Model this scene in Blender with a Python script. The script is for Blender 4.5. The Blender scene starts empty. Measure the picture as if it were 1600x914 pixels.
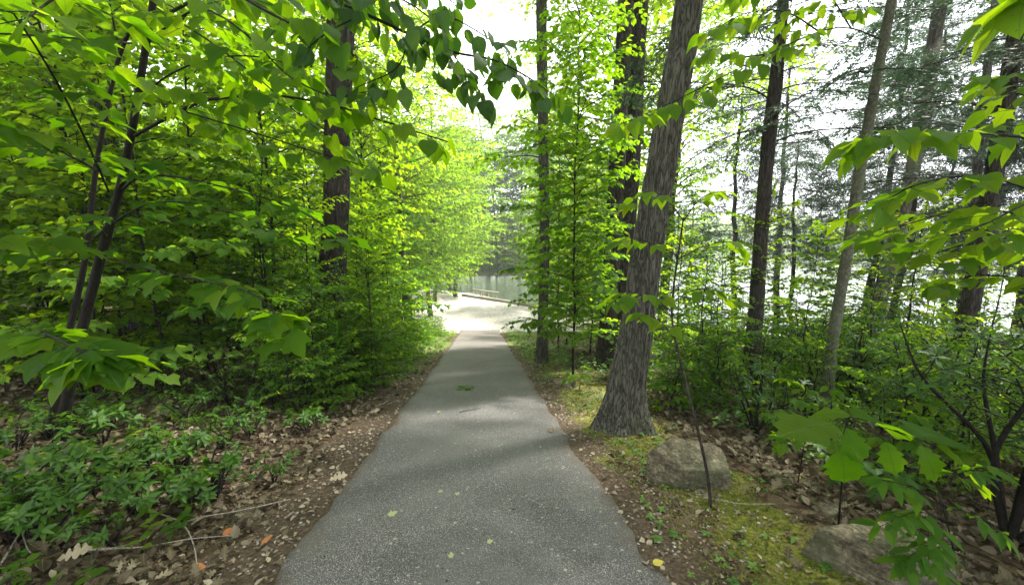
import bpy, math, random
import numpy as np
from mathutils import Matrix, Vector

# ------------------------------------------------------------------ camera, world, sun, exposure
SC = bpy.context.scene
COL = SC.collection
F_PX, CX, CY = 620.0, 800.0, 457.0          # the photograph's own pixels (1600 x 914)
PITCH = math.radians(7.8)
CAM = np.array([0.0, 0.0, 1.6])
cam_data = bpy.data.cameras.new("camera")
cam_data.sensor_width = 36.0
cam_data.lens = 36.0 * F_PX / 1600.0
cam_data.clip_start = 0.05
cam_data.clip_end = 3000
cam = bpy.data.objects.new("camera", cam_data)
cam.location = CAM
cam.rotation_euler = (math.pi / 2 - PITCH, 0, 0)
COL.objects.link(cam)
SC.camera = cam

SUN_EL, SUN_AZ = math.radians(54), math.radians(58)   # azimuth measured from +Y (ahead) towards +X (right)
world = bpy.data.worlds.new("World")
SC.world = world
world.use_nodes = True
wn, wl = world.node_tree.nodes, world.node_tree.links
wn.clear()
w_out = wn.new("ShaderNodeOutputWorld")
w_bg = wn.new("ShaderNodeBackground")
w_sky = wn.new("ShaderNodeTexSky")
w_sky.sky_type = 'NISHITA'
w_sky.sun_disc = False
w_sky.sun_elevation = SUN_EL
w_sky.sun_rotation = SUN_AZ
w_sky.air_density = 1.0
w_sky.dust_density = 3.0
# thin bright overcast over most of the sky, with paler and denser stretches of cloud
w_mix = wn.new("ShaderNodeMixRGB")
w_geo = wn.new("ShaderNodeTexCoord")
w_noise = wn.new("ShaderNodeTexNoise")
w_noise.inputs["Scale"].default_value = 2.2
w_noise.inputs["Detail"].default_value = 6
w_ramp = wn.new("ShaderNodeMapRange")
w_ramp.inputs["From Min"].default_value = 0.35
w_ramp.inputs["From Max"].default_value = 0.6
w_ramp.inputs["To Min"].default_value = 0.72
w_ramp.inputs["To Max"].default_value = 0.97
wl.new(w_geo.outputs["Generated"], w_noise.inputs["Vector"])
wl.new(w_noise.outputs["Fac"], w_ramp.inputs["Value"])
wl.new(w_ramp.outputs["Result"], w_mix.inputs["Fac"])
wl.new(w_sky.outputs["Color"], w_mix.inputs["Color1"])
w_mix.inputs["Color2"].default_value = (13.0, 13.4, 14.0, 1)
wl.new(w_mix.outputs["Color"], w_bg.inputs["Color"])
w_bg.inputs["Strength"].default_value = 0.085
wl.new(w_bg.outputs["Background"], w_out.inputs["Surface"])

sun_data = bpy.data.lights.new("sun", 'SUN')
sun_data.energy = 5.0
sun_data.angle = math.radians(4)
sun_data.color = (1.0, 0.95, 0.86)
sun = bpy.data.objects.new("sun", sun_data)
sd = Vector((math.sin(SUN_AZ) * math.cos(SUN_EL), math.cos(SUN_AZ) * math.cos(SUN_EL), math.sin(SUN_EL)))
sun.rotation_euler = sd.to_track_quat('Z', 'Y').to_euler()
sun.location = (0, 0, 40)
COL.objects.link(sun)

SC.view_settings.view_transform = 'Standard'
SC.view_settings.look = 'None'
SC.view_settings.gamma = 1
SC.view_settings.exposure = 1.9
SC.render.engine = 'CYCLES'
SC.cycles.use_denoising = True
SC.cycles.max_bounces = 8
SC.cycles.diffuse_bounces = 3
SC.cycles.transmission_bounces = 5
SC.cycles.glossy_bounces = 2
SC.cycles.transparent_max_bounces = 4
SC.cycles.sample_clamp_indirect = 6
SC.cycles.caustics_reflective = False
SC.cycles.caustics_refractive = False

RNG = np.random.default_rng(7)
random.seed(7)
TAU = 2 * math.pi

# ------------------------------------------------------------------ terrain
def sstep(a, b, x):
    t = np.clip((np.asarray(x, float) - a) / (b - a), 0, 1)
    return t * t * (3 - 2 * t)

def _hash(ix, iy, iz):
    h = (ix * 374761393 + iy * 668265263 + iz * 2147483647 + 1013904223) & 0xffffffff
    h = ((h ^ (h >> 13)) * 1274126177) & 0xffffffff
    h = ((h ^ (h >> 16)) * 2246822519) & 0xffffffff
    return ((h ^ (h >> 15)) & 0xffff) / 65535.0

def vnoise(x, y, z=0.0):
    x, y, z = np.broadcast_arrays(np.asarray(x, float), np.asarray(y, float), np.asarray(z, float))
    ix, iy, iz = np.floor(x).astype(np.int64), np.floor(y).astype(np.int64), np.floor(z).astype(np.int64)
    fx, fy, fz = x - ix, y - iy, z - iz
    fx, fy, fz = fx*fx*(3-2*fx), fy*fy*(3-2*fy), fz*fz*(3-2*fz)
    def c(a, b, d): return _hash(ix + a, iy + b, iz + d)
    x00 = c(0,0,0)*(1-fx)+c(1,0,0)*fx; x10 = c(0,1,0)*(1-fx)+c(1,1,0)*fx
    x01 = c(0,0,1)*(1-fx)+c(1,0,1)*fx; x11 = c(0,1,1)*(1-fx)+c(1,1,1)*fx
    return (x00*(1-fy)+x10*fy)*(1-fz)+(x01*(1-fy)+x11*fy)*fz

def fbm(x, y, z=0.0, o=4):
    s, a, n = 0, 0.5, 0
    for k in range(o):
        s = s + a * vnoise(np.asarray(x) * 2**k + 17*k, np.asarray(y) * 2**k + 5*k, np.asarray(z) * 2**k); n += a; a *= .5
    return s / n

WATER_Z = -3.75
def path_cx(y):
    return -0.115 - 0.0772 * np.asarray(y, float)
def path_hw(y):
    return 1.10 + 0.0 * np.asarray(y, float)
def shore(x): return 15 + 17 * np.exp(-np.clip(x, -4, 60) / 14.0)
def far_bank(x): return 58 + 150 * sstep(2, 45, x)

def h(x, y):
    x = np.asarray(x, float); y = np.asarray(y, float)
    z = -0.168 * np.minimum(y, 20.0)
    z = z - 0.14 * sstep(19, 23, y)
    off = x - path_cx(y)
    left = np.maximum(0, -off - 1.7)
    z = z + 3.4 * (1 - np.exp(-left * 0.085 / 3.4)) + 0.10 * sstep(0.1, 1.2, left)
    right = np.maximum(0, off - 2.6)
    z = z - 0.035 * right
    z = np.where(off > 0, np.maximum(z, -3.55 + 0.0 * z), z)
    rough = sstep(1.3, 3.5, np.abs(off)) * (1 - 0.8 * sstep(22, 30, y) * (np.abs(off) < 8))
    z = z + rough * ((fbm(x * .35, y * .35, 3.3, 3) - .5) * 0.42 + (fbm(x * 1.7, y * 1.7, 9.1, 3) - .5) * 0.14)
    fb = np.maximum(0, y - far_bank(x))
    z = z + np.minimum(fb * 0.11, 16) * (0.6 + .8 * fbm(x * .012, y * .012, 1.0, 2))
    d = np.minimum(np.minimum(y - shore(x), far_bank(x) - y), x + 9 + .6 * np.maximum(0, y - 34))
    t = sstep(-0.6, 3.0, d)
    return z * (1 - t) - 5.0 * t

def ray(px, py):
    F = np.array([0, math.cos(PITCH), -math.sin(PITCH)]); U = np.array([0, math.sin(PITCH), math.cos(PITCH)])
    d = F * F_PX + np.array([1.0, 0, 0]) * (px - CX) + U * (CY - py)
    return d / d[1]
def P(px, py, Y):
    "world point seen at the photo's pixel (px, py) at distance Y ahead"
    return CAM + ray(px, py) * Y
def G(px, py, maxY=60):
    "where the sight line through (px, py) meets the ground"
    d = ray(px, py)
    ys = np.linspace(.6, maxY, 1500)
    p = CAM[None] + d[None] * ys[:, None]
    below = p[:, 2] < h(p[:, 0], p[:, 1])
    i = int(np.argmax(below)) if below.any() else len(ys) - 1
    q = p[i].copy(); q[2] = float(h(q[0], q[1]))
    return q

# ------------------------------------------------------------------ mesh tools
class Bag:
    "collects vertices, faces, a per-face shade value and uv; builds ONE mesh"
    def __init__(s): s.V, s.F, s.A, s.U, s.n = [], [], [], [], 0
    def add(s, V, F, a=0.5, U=None):
        V = np.asarray(V, float).reshape(-1, 3); F = np.asarray(F, np.int64)
        if len(F) == 0: return
        s.V.append(V); s.F.append(F + s.n)
        s.A.append(np.broadcast_to(np.asarray(a, float), (len(F),)))
        s.U.append(np.zeros((len(V), 2)) if U is None else np.asarray(U, float))
        s.n += len(V)
    def stamp(s, tpl, mats, a=None):
        "tpl = (V, [F arrays], UV); mats (n,4,4)"
        mats = np.asarray(mats)
        if len(mats) == 0: return
        V, Fs, U = tpl
        n, k = len(mats), len(V)
        W = np.einsum('nij,kj->nki', mats[:, :3, :3], V) + mats[:, None, :3, 3]
        if a is None: a = np.full(n, .5)
        base = s.n
        s.V.append(W.reshape(-1, 3)); s.n += n * k
        s.U.append(np.tile(U, (n, 1)))
        for F in Fs:
            FF = (F[None] + (np.arange(n) * k)[:, None, None]).reshape(-1, F.shape[1])
            s.F.append(FF + base); s.A.append(np.repeat(a, len(F)))
    def mesh(s, name, mat, smooth=False):
        me = bpy.data.meshes.new(name)
        V = np.concatenate(s.V)
        loops = np.concatenate([f.reshape(-1) for f in s.F])
        sizes = np.concatenate([np.full(len(f), f.shape[1]) for f in s.F])
        starts = np.concatenate([[0], np.cumsum(sizes)[:-1]])
        me.vertices.add(len(V)); me.vertices.foreach_set("co", V.astype(np.float32).reshape(-1))
        me.loops.add(len(loops)); me.loops.foreach_set("vertex_index", loops.astype(np.int32))
        me.polygons.add(len(sizes)); me.polygons.foreach_set("loop_start", starts.astype(np.int32))
        me.polygons.foreach_set("loop_total", sizes.astype(np.int32))
        if smooth: me.polygons.foreach_set("use_smooth", np.ones(len(sizes), bool))
        at = me.attributes.new("shade", 'FLOAT', 'FACE')
        at.data.foreach_set("value", np.concatenate(s.A).astype(np.float32))
        uv = me.uv_layers.new(name="UVMap")
        U = np.concatenate(s.U)
        uv.data.foreach_set("uv", U[loops].astype(np.float32).reshape(-1))
        me.update()
        if mat: me.materials.append(mat)
        return me

def link(name, me, parent=None, M=None):
    o = bpy.data.objects.new(name, me)
    COL.objects.link(o)
    if parent is not None: o.parent = parent
    if M is not None: o.matrix_basis = M
    return o
def tag(o, label, cat, group=None, kind=None):
    if label: o['label'] = label
    if cat: o['category'] = cat
    if group: o['group'] = group
    if kind: o['kind'] = kind
    return o
def root(name, loc, label, cat, group=None, rz=0, sc=1):
    o = bpy.data.objects.new(name, None); COL.objects.link(o)
    o.location = loc; o.rotation_euler = (0, 0, rz); o.scale = (sc, sc, sc)
    o.empty_display_size = .2
    return tag(o, label, cat, group)
def copy_thing(r, loc, rz, sc, label=None, group=None, rx=0, ry=0):
    c = r.copy(); COL.objects.link(c)
    c.location = loc; c.rotation_euler = (rx, ry, rz); c.scale = (sc, sc, sc)
    if label: c['label'] = label
    if group: c['group'] = group
    for ch in KIDS.get(r.name, ()):
        d = ch.copy(); COL.objects.link(d); d.parent = c
    return c
KIDS = {}
def kid(r, name, me, M=None, label=None, kind=None):
    o = link(name, me, r, M)
    if label: o['label'] = label
    if kind: o['kind'] = kind
    KIDS.setdefault(r.name, []).append(o)
    return o

def norm(v): v = np.asarray(v, float); return v / (np.linalg.norm(v) + 1e-12)
def frame(pos, ydir, zhint, s=1.0):
    y = norm(ydir); z = np.asarray(zhint, float); z = norm(z - y * np.dot(z, y)); x = np.cross(y, z)
    M = np.eye(4); M[:3, 0] = x * s; M[:3, 1] = y * s; M[:3, 2] = z * s; M[:3, 3] = pos
    return M
def catmull(P_, n):
    P_ = np.asarray(P_, float)
    if len(P_) < 3:
        t = np.linspace(0, 1, n)[:, None]; return P_[0] * (1 - t) + P_[-1] * t
    Q = np.vstack([2 * P_[0] - P_[1], P_, 2 * P_[-1] - P_[-2]])
    out = []
    m = len(P_) - 1
    for u in np.linspace(0, m, n):
        i = min(int(u), m - 1); t = u - i
        a, b, c, d = Q[i], Q[i+1], Q[i+2], Q[i+3]
        out.append(.5 * ((2*b) + (-a + c)*t + (2*a - 5*b + 4*c - d)*t*t + (-a + 3*b - 3*c + d)*t**3))
    return np.array(out)
def tube(pts, rad, n=6, disp=None, cap=True):
    "tapered tube along pts; disp(theta, arc, r) adds to the radius"
    pts = np.asarray(pts, float); m = len(pts)
    rad = np.interp(np.linspace(0, 1, m), np.linspace(0, 1, len(np.atleast_1d(rad))), np.atleast_1d(rad))
    T = np.gradient(pts, axis=0); T /= np.linalg.norm(T, axis=1)[:, None] + 1e-12
    a = np.array([1.0, 0, 0]) if abs(T[0][0]) < .8 else np.array([0, 1.0, 0])
    X = np.zeros_like(pts); x = norm(a - T[0] * np.dot(a, T[0]))
    for i in range(m):
        x = norm(x - T[i] * np.dot(x, T[i])); X[i] = x
    Y = np.cross(T, X)
    th = np.arange(n) * TAU / n
    arc = np.concatenate([[0], np.cumsum(np.linalg.norm(np.diff(pts, axis=0), axis=1))])
    R = np.repeat(rad[:, None], n, 1)
    if disp is not None: R = R + disp(th[None, :].repeat(m, 0), arc[:, None].repeat(n, 1), R)
    V = pts[:, None] + R[..., None] * (np.cos(th)[None, :, None] * X[:, None] + np.sin(th)[None, :, None] * Y[:, None])
    V = V.reshape(-1, 3)
    i = np.arange(m - 1)[:, None] * n; j = np.arange(n)[None]; k = (j + 1) % n
    F = np.stack([i + j, i + k, i + n + k, i + n + j], -1).reshape(-1, 4)
    U = np.stack([np.tile(np.arange(n) / n, m), np.repeat(arc, n)], -1)
    return V, F, U

# ------------------------------------------------------------------ leaf shapes (base at origin, tip at +Y, length 1)
def leaf_tpl(half, fold=.25, droop=.25, stalk=0.0, ripple=0.0, seed=0, curl=0.0):
    r = np.random.default_rng(seed)
    half = [(w, s, s if len(q) == 0 else q[0]) for (w, s, *q) in half]
    mid = [(0, 0)] + [(0, t) for _, _, t in half] + [(0, 1)]
    V = [(0, t, 0) for _, t in mid]
    n = len(half); L0 = len(V)
    V += [(-w, s, 0) for w, s, _ in half]; R0 = len(V)
    V += [(w * (1 + r.uniform(-.08, .08)), s + r.uniform(-.015, .015), 0) for w, s, _ in half]
    T3, Q4 = [], []
    T3 += [(0, 1, L0), (0, R0, 1)]
    for i in range(n - 1):
        Q4 += [(i + 1, i + 2, L0 + i + 1, L0 + i), (i + 2, i + 1, R0 + i, R0 + i + 1)]
    T3 += [(n, n + 1, L0 + n - 1), (n + 1, n, R0 + n - 1)]
    if stalk:
        b = len(V); V += [(-.009, -stalk, 0), (.009, -stalk, 0), (.009, 0.01, 0), (-.009, 0.01, 0)]
        Q4.append((b, b + 1, b + 2, b + 3))
    V = np.array(V, float); U = V[:, :2].copy()
    w = np.abs(V[:, 0])
    V[:, 2] = fold * w - droop * V[:, 1] ** 2 + ripple * (np.sin(V[:, 1] * 17 + seed) * w + np.sin(V[:, 0] * 23 + seed * 2) * .1) + curl * w ** 2 * 4
    if stalk:
        V[b:b+2, 2] = stalk * .35
    fs = [np.array(T3)]
    if Q4: fs.append(np.array(Q4))
    return V, fs, U
H_OVATE = [(.15, .03), (.27, .15), (.335, .32), (.32, .5), (.23, .69), (.11, .85), (.035, .95)]
H_HEART = [(.2, -.05, .02), (.36, .06), (.43, .24), (.42, .42), (.32, .62), (.17, .8), (.05, .92)]
H_MAPLE3 = [(.16, -.07, .02), (.33, .02, .08), (.41, .2, .16), (.45, .42, .26), (.50, .63, .33), (.36, .6, .42), (.245, .62, .54), (.2, .74, .7), (.1, .88, .86)]
H_MAPLE5 = [(.1, -.05, .01), (.34, -.02, .05), (.25, .1, .12), (.33, .24, .17), (.55, .5, .24), (.33, .46, .34), (.2, .5, .46), (.23, .68, .64), (.11, .82, .8)]
H_WOAK = [(.05, .06), (.14, .13), (.07, .22), (.25, .33), (.1, .41), (.33, .56), (.13, .63), (.27, .8), (.12, .83), (.1, .97)]
H_ROAK = [(.04, .08), (.2, .18), (.1, .26), (.36, .4), (.15, .45), (.42, .66), (.18, .66), (.26, .86), (.08, .84)]
H_ELL = [(.07, .1), (.15, .3), (.175, .52), (.13, .76), (.05, .92)]
H_LANCE = [(.12, .08), (.2, .3), (.19, .52), (.12, .75), (.04, .92)]
H_LO = [(.27, .22), (.3, .55)]
H_LOM = [(.4, .1, .15), (.46, .55, .35), (.2, .66, .6)]
T_LO = [leaf_tpl(H_LO, .3, .25, seed=k) for k in range(2)]
T_LOM = leaf_tpl(H_LOM, .2, .3)
T_OV = [leaf_tpl(H_OVATE, .22, .25, .15, .02, k) for k in range(3)]
T_LANCE = leaf_tpl(H_LANCE, .25, .3, .05)
T_ELL = leaf_tpl([(.12, .2), (.17, .55), (.1, .82)], .3, .2)
T_RH = (np.array([(0, 0, 0), (.32, .45, .06), (0, 1, -.12), (-.32, .45, .06)], float), [np.array([(0, 1, 2), (0, 2, 3)])],
        np.array([(0, 0), (.3, .45), (0, 1), (-.3, .45)], float))
T_NEEDLE = (np.array([(0, 0, 0), (.17, .4, -.02), (0, 1, -.1), (-.17, .45, -.02)], float), [np.array([(0, 1, 2, 3)])],
            np.array([(0, 0), (.3, .45), (0, 1), (-.3, .45)], float))

# ------------------------------------------------------------------ materials
def new_mat(name):
    m = bpy.data.materials.new(name); m.use_nodes = True
    nt = m.node_tree; nt.nodes.clear()
    return m, nt.nodes, nt.links
def ramp(N, stops):
    r = N.new("ShaderNodeValToRGB")
    while len(r.color_ramp.elements) > 1: r.color_ramp.elements.remove(r.color_ramp.elements[-1])
    r.color_ramp.elements[0].position = stops[0][0]; r.color_ramp.elements[0].color = (*stops[0][1], 1)
    for p, c in stops[1:]:
        e = r.color_ramp.elements.new(p); e.color = (*c, 1)
    return r
def math_n(N, L, op, a, b=None, clamp=False):
    n = N.new("ShaderNodeMath"); n.operation = op; n.use_clamp = clamp
    for i, v in enumerate((a, b)):
        if v is None: continue
        if isinstance(v, (int, float)): n.inputs[i].default_value = v
        else: L.new(v, n.inputs[i])
    return n.outputs[0]
def noise_n(N, L, scale, detail=3, vec=None, rough=.55, w=None):
    n = N.new("ShaderNodeTexNoise"); n.inputs["Scale"].default_value = scale
    n.inputs["Detail"].default_value = detail; n.inputs["Roughness"].default_value = rough
    if vec is not None: L.new(vec, n.inputs["Vector"])
    return n.outputs["Fac"]
def mixc(N, L, fac, a, b, mode='MIX'):
    n = N.new("ShaderNodeMixRGB"); n.blend_type = mode
    for i, v in enumerate((fac, a, b)):
        if isinstance(v, (int, float)): n.inputs[i].default_value = v
        elif isinstance(v, tuple): n.inputs[i].default_value = (*v, 1)
        else: L.new(v, n.inputs[i])
    return n.outputs[0]

def leaf_mat(name, cols, trans, tr_amt=.5, rough=.45, veins=True, spec=.3):
    "cols: ramp of reflected colours over the leaf's own shade value; trans: light let through"
    m, N, L = new_mat(name)
    at = N.new("ShaderNodeAttribute"); at.attribute_name = "shade"
    oi = N.new("ShaderNodeObjectInfo")
    r = math_n(N, L, 'MULTIPLY_ADD', oi.outputs["Random"], .8 if veins else .5); N[-1].inputs[2].default_value = -.4 if veins else -.25
    v = math_n(N, L, 'ADD', at.outputs["Fac"], r, True)
    geo = N.new("ShaderNodeNewGeometry")
    nz = noise_n(N, L, 9, 3, geo.outputs["Position"])
    v2 = math_n(N, L, 'ADD', v, math_n(N, L, 'MULTIPLY', math_n(N, L, 'SUBTRACT', nz, .5), .35), True)
    n = len(cols)
    rc = ramp(N, [(i / (n - 1), c) for i, c in enumerate(cols)]); L.new(v2, rc.inputs[0])
    rt = ramp(N, [(i / (len(trans) - 1), c) for i, c in enumerate(trans)]); L.new(v2, rt.inputs[0])
    c1, c2 = rc.outputs[0], rt.outputs[0]
    pb = N.new("ShaderNodeBsdfPrincipled")
    if veins:
        uv = N.new("ShaderNodeUVMap"); sp = N.new("ShaderNodeSeparateXYZ"); L.new(uv.outputs[0], sp.inputs[0])
        ax = math_n(N, L, 'ABSOLUTE', sp.outputs[0])
        mid = math_n(N, L, 'LESS_THAN', ax, .012)
        st = math_n(N, L, 'SUBTRACT', sp.outputs[1], math_n(N, L, 'MULTIPLY', ax, .75))
        sn = math_n(N, L, 'ABSOLUTE', math_n(N, L, 'SINE', math_n(N, L, 'MULTIPLY', st, 26.0)))
        side = math_n(N, L, 'LESS_THAN', sn, .13)
        vein = math_n(N, L, 'MAXIMUM', mid, math_n(N, L, 'MULTIPLY', side, .55))
        c1 = mixc(N, L, math_n(N, L, 'MULTIPLY', vein, .45), c1, (.16, .26, .07))
        c2 = mixc(N, L, math_n(N, L, 'MULTIPLY', vein, .5), c2, (.06, .12, .015))
        tco = N.new("ShaderNodeTexCoord")
        cm = N.new("ShaderNodeCombineXYZ"); L.new(sp.outputs[0], cm.inputs[0]); L.new(sp.outputs[1], cm.inputs[1]); L.new(math_n(N, L, 'MULTIPLY', oi.outputs["Random"], 40.0), cm.inputs[2])
        ns = noise_n(N, L, 9, 2, cm.outputs[0])
        spot = math_n(N, L, 'MULTIPLY', math_n(N, L, 'GREATER_THAN', ns, .74), .8)
        c1 = mixc(N, L, spot, c1, (.12, .08, .03)); c2 = mixc(N, L, spot, c2, (.08, .05, .01))
        bp = N.new("ShaderNodeBump"); bp.inputs["Strength"].default_value = .45; bp.inputs["Distance"].default_value = .004
        L.new(math_n(N, L, 'ADD', math_n(N, L, 'MULTIPLY', sn, .6), nz), bp.inputs["Height"])
        L.new(bp.outputs[0], pb.inputs["Normal"])
    L.new(c1, pb.inputs["Base Color"]); pb.inputs["Roughness"].default_value = rough
    pb.inputs["Specular IOR Level"].default_value = spec
    tr = N.new("ShaderNodeBsdfTranslucent"); L.new(c2, tr.inputs["Color"])
    mx = N.new("ShaderNodeMixShader"); mx.inputs[0].default_value = tr_amt
    L.new(pb.outputs[0], mx.inputs[1]); L.new(tr.outputs[0], mx.inputs[2])
    out = N.new("ShaderNodeOutputMaterial"); L.new(mx.outputs[0], out.inputs[0])
    return m

M_LEAF_YEL = leaf_mat("maple leaf", [(.03, .08, .006), (.05, .11, .008), (.08, .14, .01)],
                      [(.22, .45, .004), (.38, .62, .006), (.6, .78, .012)], .6, .55, spec=.08)
M_LEAF_NEAR = leaf_mat("broad sapling leaf", [(.02, .062, .003), (.035, .09, .004), (.06, .12, .005)],
                       [(.14, .36, .002), (.3, .55, .003), (.5, .72, .005)], .62, .5, spec=.1)
M_LEAF_DARK = leaf_mat("dark hanging leaf", [(.014, .045, .009), (.024, .065, .011), (.04, .09, .012)],
                       [(.06, .19, .005), (.13, .31, .006), (.27, .48, .01)], .5, .45, spec=.2)
M_LEAF_LAUREL = leaf_mat("laurel leaf", [(.018, .062, .006), (.034, .095, .008), (.06, .13, .01)],
                         [(.07, .18, .008), (.13, .3, .01), (.24, .44, .015)], .38, .38, spec=.28)
M_LEAF_MID = leaf_mat("understory leaf", [(.025, .068, .01), (.042, .1, .012), (.075, .135, .015)],
                      [(.13, .32, .008), (.25, .48, .01), (.45, .66, .015)], .55, .55, veins=False, spec=.08)
M_LEAF_FAR = leaf_mat("canopy leaf", [(.03, .075, .012), (.05, .105, .016), (.085, .14, .02)],
                      [(.18, .38, .01), (.32, .54, .015), (.55, .7, .03)], .55, .55, veins=False, spec=.12)
M_NEEDLE = leaf_mat("hemlock needles", [(.03, .06, .038), (.045, .085, .05), (.07, .115, .055)],
                    [(.03, .08, .03), (.05, .12, .04), (.08, .16, .04)], .3, .5, veins=False)
M_HERB = leaf_mat("herb leaf", [(.04, .1, .02), (.06, .14, .025), (.1, .18, .03)],
                  [(.12, .34, .02), (.2, .45, .02), (.32, .55, .03)], .4, veins=False)
M_DEAD = leaf_mat("dead leaf", [(.03, .02, .012), (.07, .048, .03), (.15, .115, .08), (.36, .3, .225)],
                  [(.08, .05, .025), (.14, .09, .05), (.2, .13, .07)], .12, .7, veins=True, spec=.2)
M_YELLOWLEAF = leaf_mat("yellowed leaf", [(.45, .36, .05), (.55, .45, .08)], [(.4, .35, .03), (.5, .4, .05)], .3, .5)
M_ORANGELEAF = leaf_mat("orange dead leaf", [(.32, .1, .03), (.42, .16, .05)], [(.3, .1, .02), (.3, .12, .03)], .2, .6)

def bark_mat(name, dark, light, moss=None, scale=22, stretch=.14, patch=None, bump=.9, dist=.03):
    m, N, L = new_mat(name)
    tc = N.new("ShaderNodeTexCoord"); mp = N.new("ShaderNodeMapping")
    L.new(tc.outputs["Object"], mp.inputs[0]); mp.inputs["Scale"].default_value = (1, 1, stretch)
    wp = noise_n(N, L, 3, 2, tc.outputs["Object"])
    a = noise_n(N, L, scale, 6, mp.outputs[0], .7)
    b = noise_n(N, L, scale * 4, 4, tc.outputs["Object"], .7)
    a3 = noise_n(N, L, scale * 1.5, 2.5, mp.outputs[0], .6)
    d_ = math_n(N, L, 'ABSOLUTE', math_n(N, L, 'SUBTRACT', math_n(N, L, 'MULTIPLY', a3, 2.0), 1.0))
    cq = N.new("ShaderNodeMapRange"); cq.inputs["From Min"].default_value = .0; cq.inputs["From Max"].default_value = .22; L.new(d_, cq.inputs["Value"])
    d_ = math_n(N, L, 'MULTIPLY', cq.outputs[0], math_n(N, L, 'ADD', math_n(N, L, 'MULTIPLY', a, .5), .25))
    hgt = math_n(N, L, 'ADD', math_n(N, L, 'MULTIPLY', d_, 1.1), math_n(N, L, 'MULTIPLY', b, .55))
    hgt = math_n(N, L, 'ADD', hgt, math_n(N, L, 'MULTIPLY', math_n(N, L, 'SUBTRACT', wp, .5), .3))
    rc = ramp(N, [(.2, dark), (.5, tuple((x + y) / 2 for x, y in zip(dark, light))), (.9, light)]); L.new(hgt, rc.inputs[0])
    c = rc.outputs[0]
    if patch:
        pn = noise_n(N, L, 1.6, 3, tc.outputs["Object"])
        pf = N.new("ShaderNodeMapRange"); pf.inputs["From Min"].default_value = .5; pf.inputs["From Max"].default_value = .62; L.new(pn, pf.inputs["Value"])
        c = mixc(N, L, pf.outputs[0], c, patch)
    if moss:
        pn = noise_n(N, L, 2.6, 4, tc.outputs["Object"], .7)
        pf = N.new("ShaderNodeMapRange"); pf.inputs["From Min"].default_value = .5; pf.inputs["From Max"].default_value = .72
        pf.inputs["To Max"].default_value = .6; L.new(pn, pf.inputs["Value"])
        c = mixc(N, L, pf.outputs[0], c, moss)
    bp = N.new("ShaderNodeBump"); bp.inputs["Strength"].default_value = bump; bp.inputs["Distance"].default_value = dist
    L.new(hgt, bp.inputs["Height"])
    pb = N.new("ShaderNodeBsdfPrincipled"); L.new(c, pb.inputs["Base Color"]); pb.inputs["Roughness"].default_value = .88
    pb.inputs["Specular IOR Level"].default_value = .2
    L.new(bp.outputs[0], pb.inputs["Normal"])
    out = N.new("ShaderNodeOutputMaterial"); L.new(pb.outputs[0], out.inputs[0])
    return m
M_BARK_OAK = bark_mat("oak bark", (.0105, .0095, .0075), (.125, .118, .096), moss=(.06, .078, .034), scale=16)
M_BARK_DARK = bark_mat("dark bark", (.01, .0085, .007), (.07, .06, .048), scale=20)
M_BARK_SAP = bark_mat("sapling bark", (.004, .0034, .0026), (.019, .016, .012), scale=30, stretch=.5, bump=.4, dist=.006)
M_BARK_GREEN = bark_mat("smooth greenish bark", (.045, .044, .03), (.12, .12, .085), moss=(.1, .13, .06), scale=14, stretch=.6, bump=.3, dist=.006)
M_BARK_PATCH = bark_mat("flaking bark", (.025, .021, .019), (.12, .105, .09), scale=16, patch=(.2, .185, .16))
M_BARK_PALE = bark_mat("pale bark", (.13, .11, .09), (.36, .31, .26), scale=12)
M_TWIG = bark_mat("dry twig bark", (.1, .085, .07), (.3, .26, .22), scale=40, stretch=.5, bump=.3, dist=.003)

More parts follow.
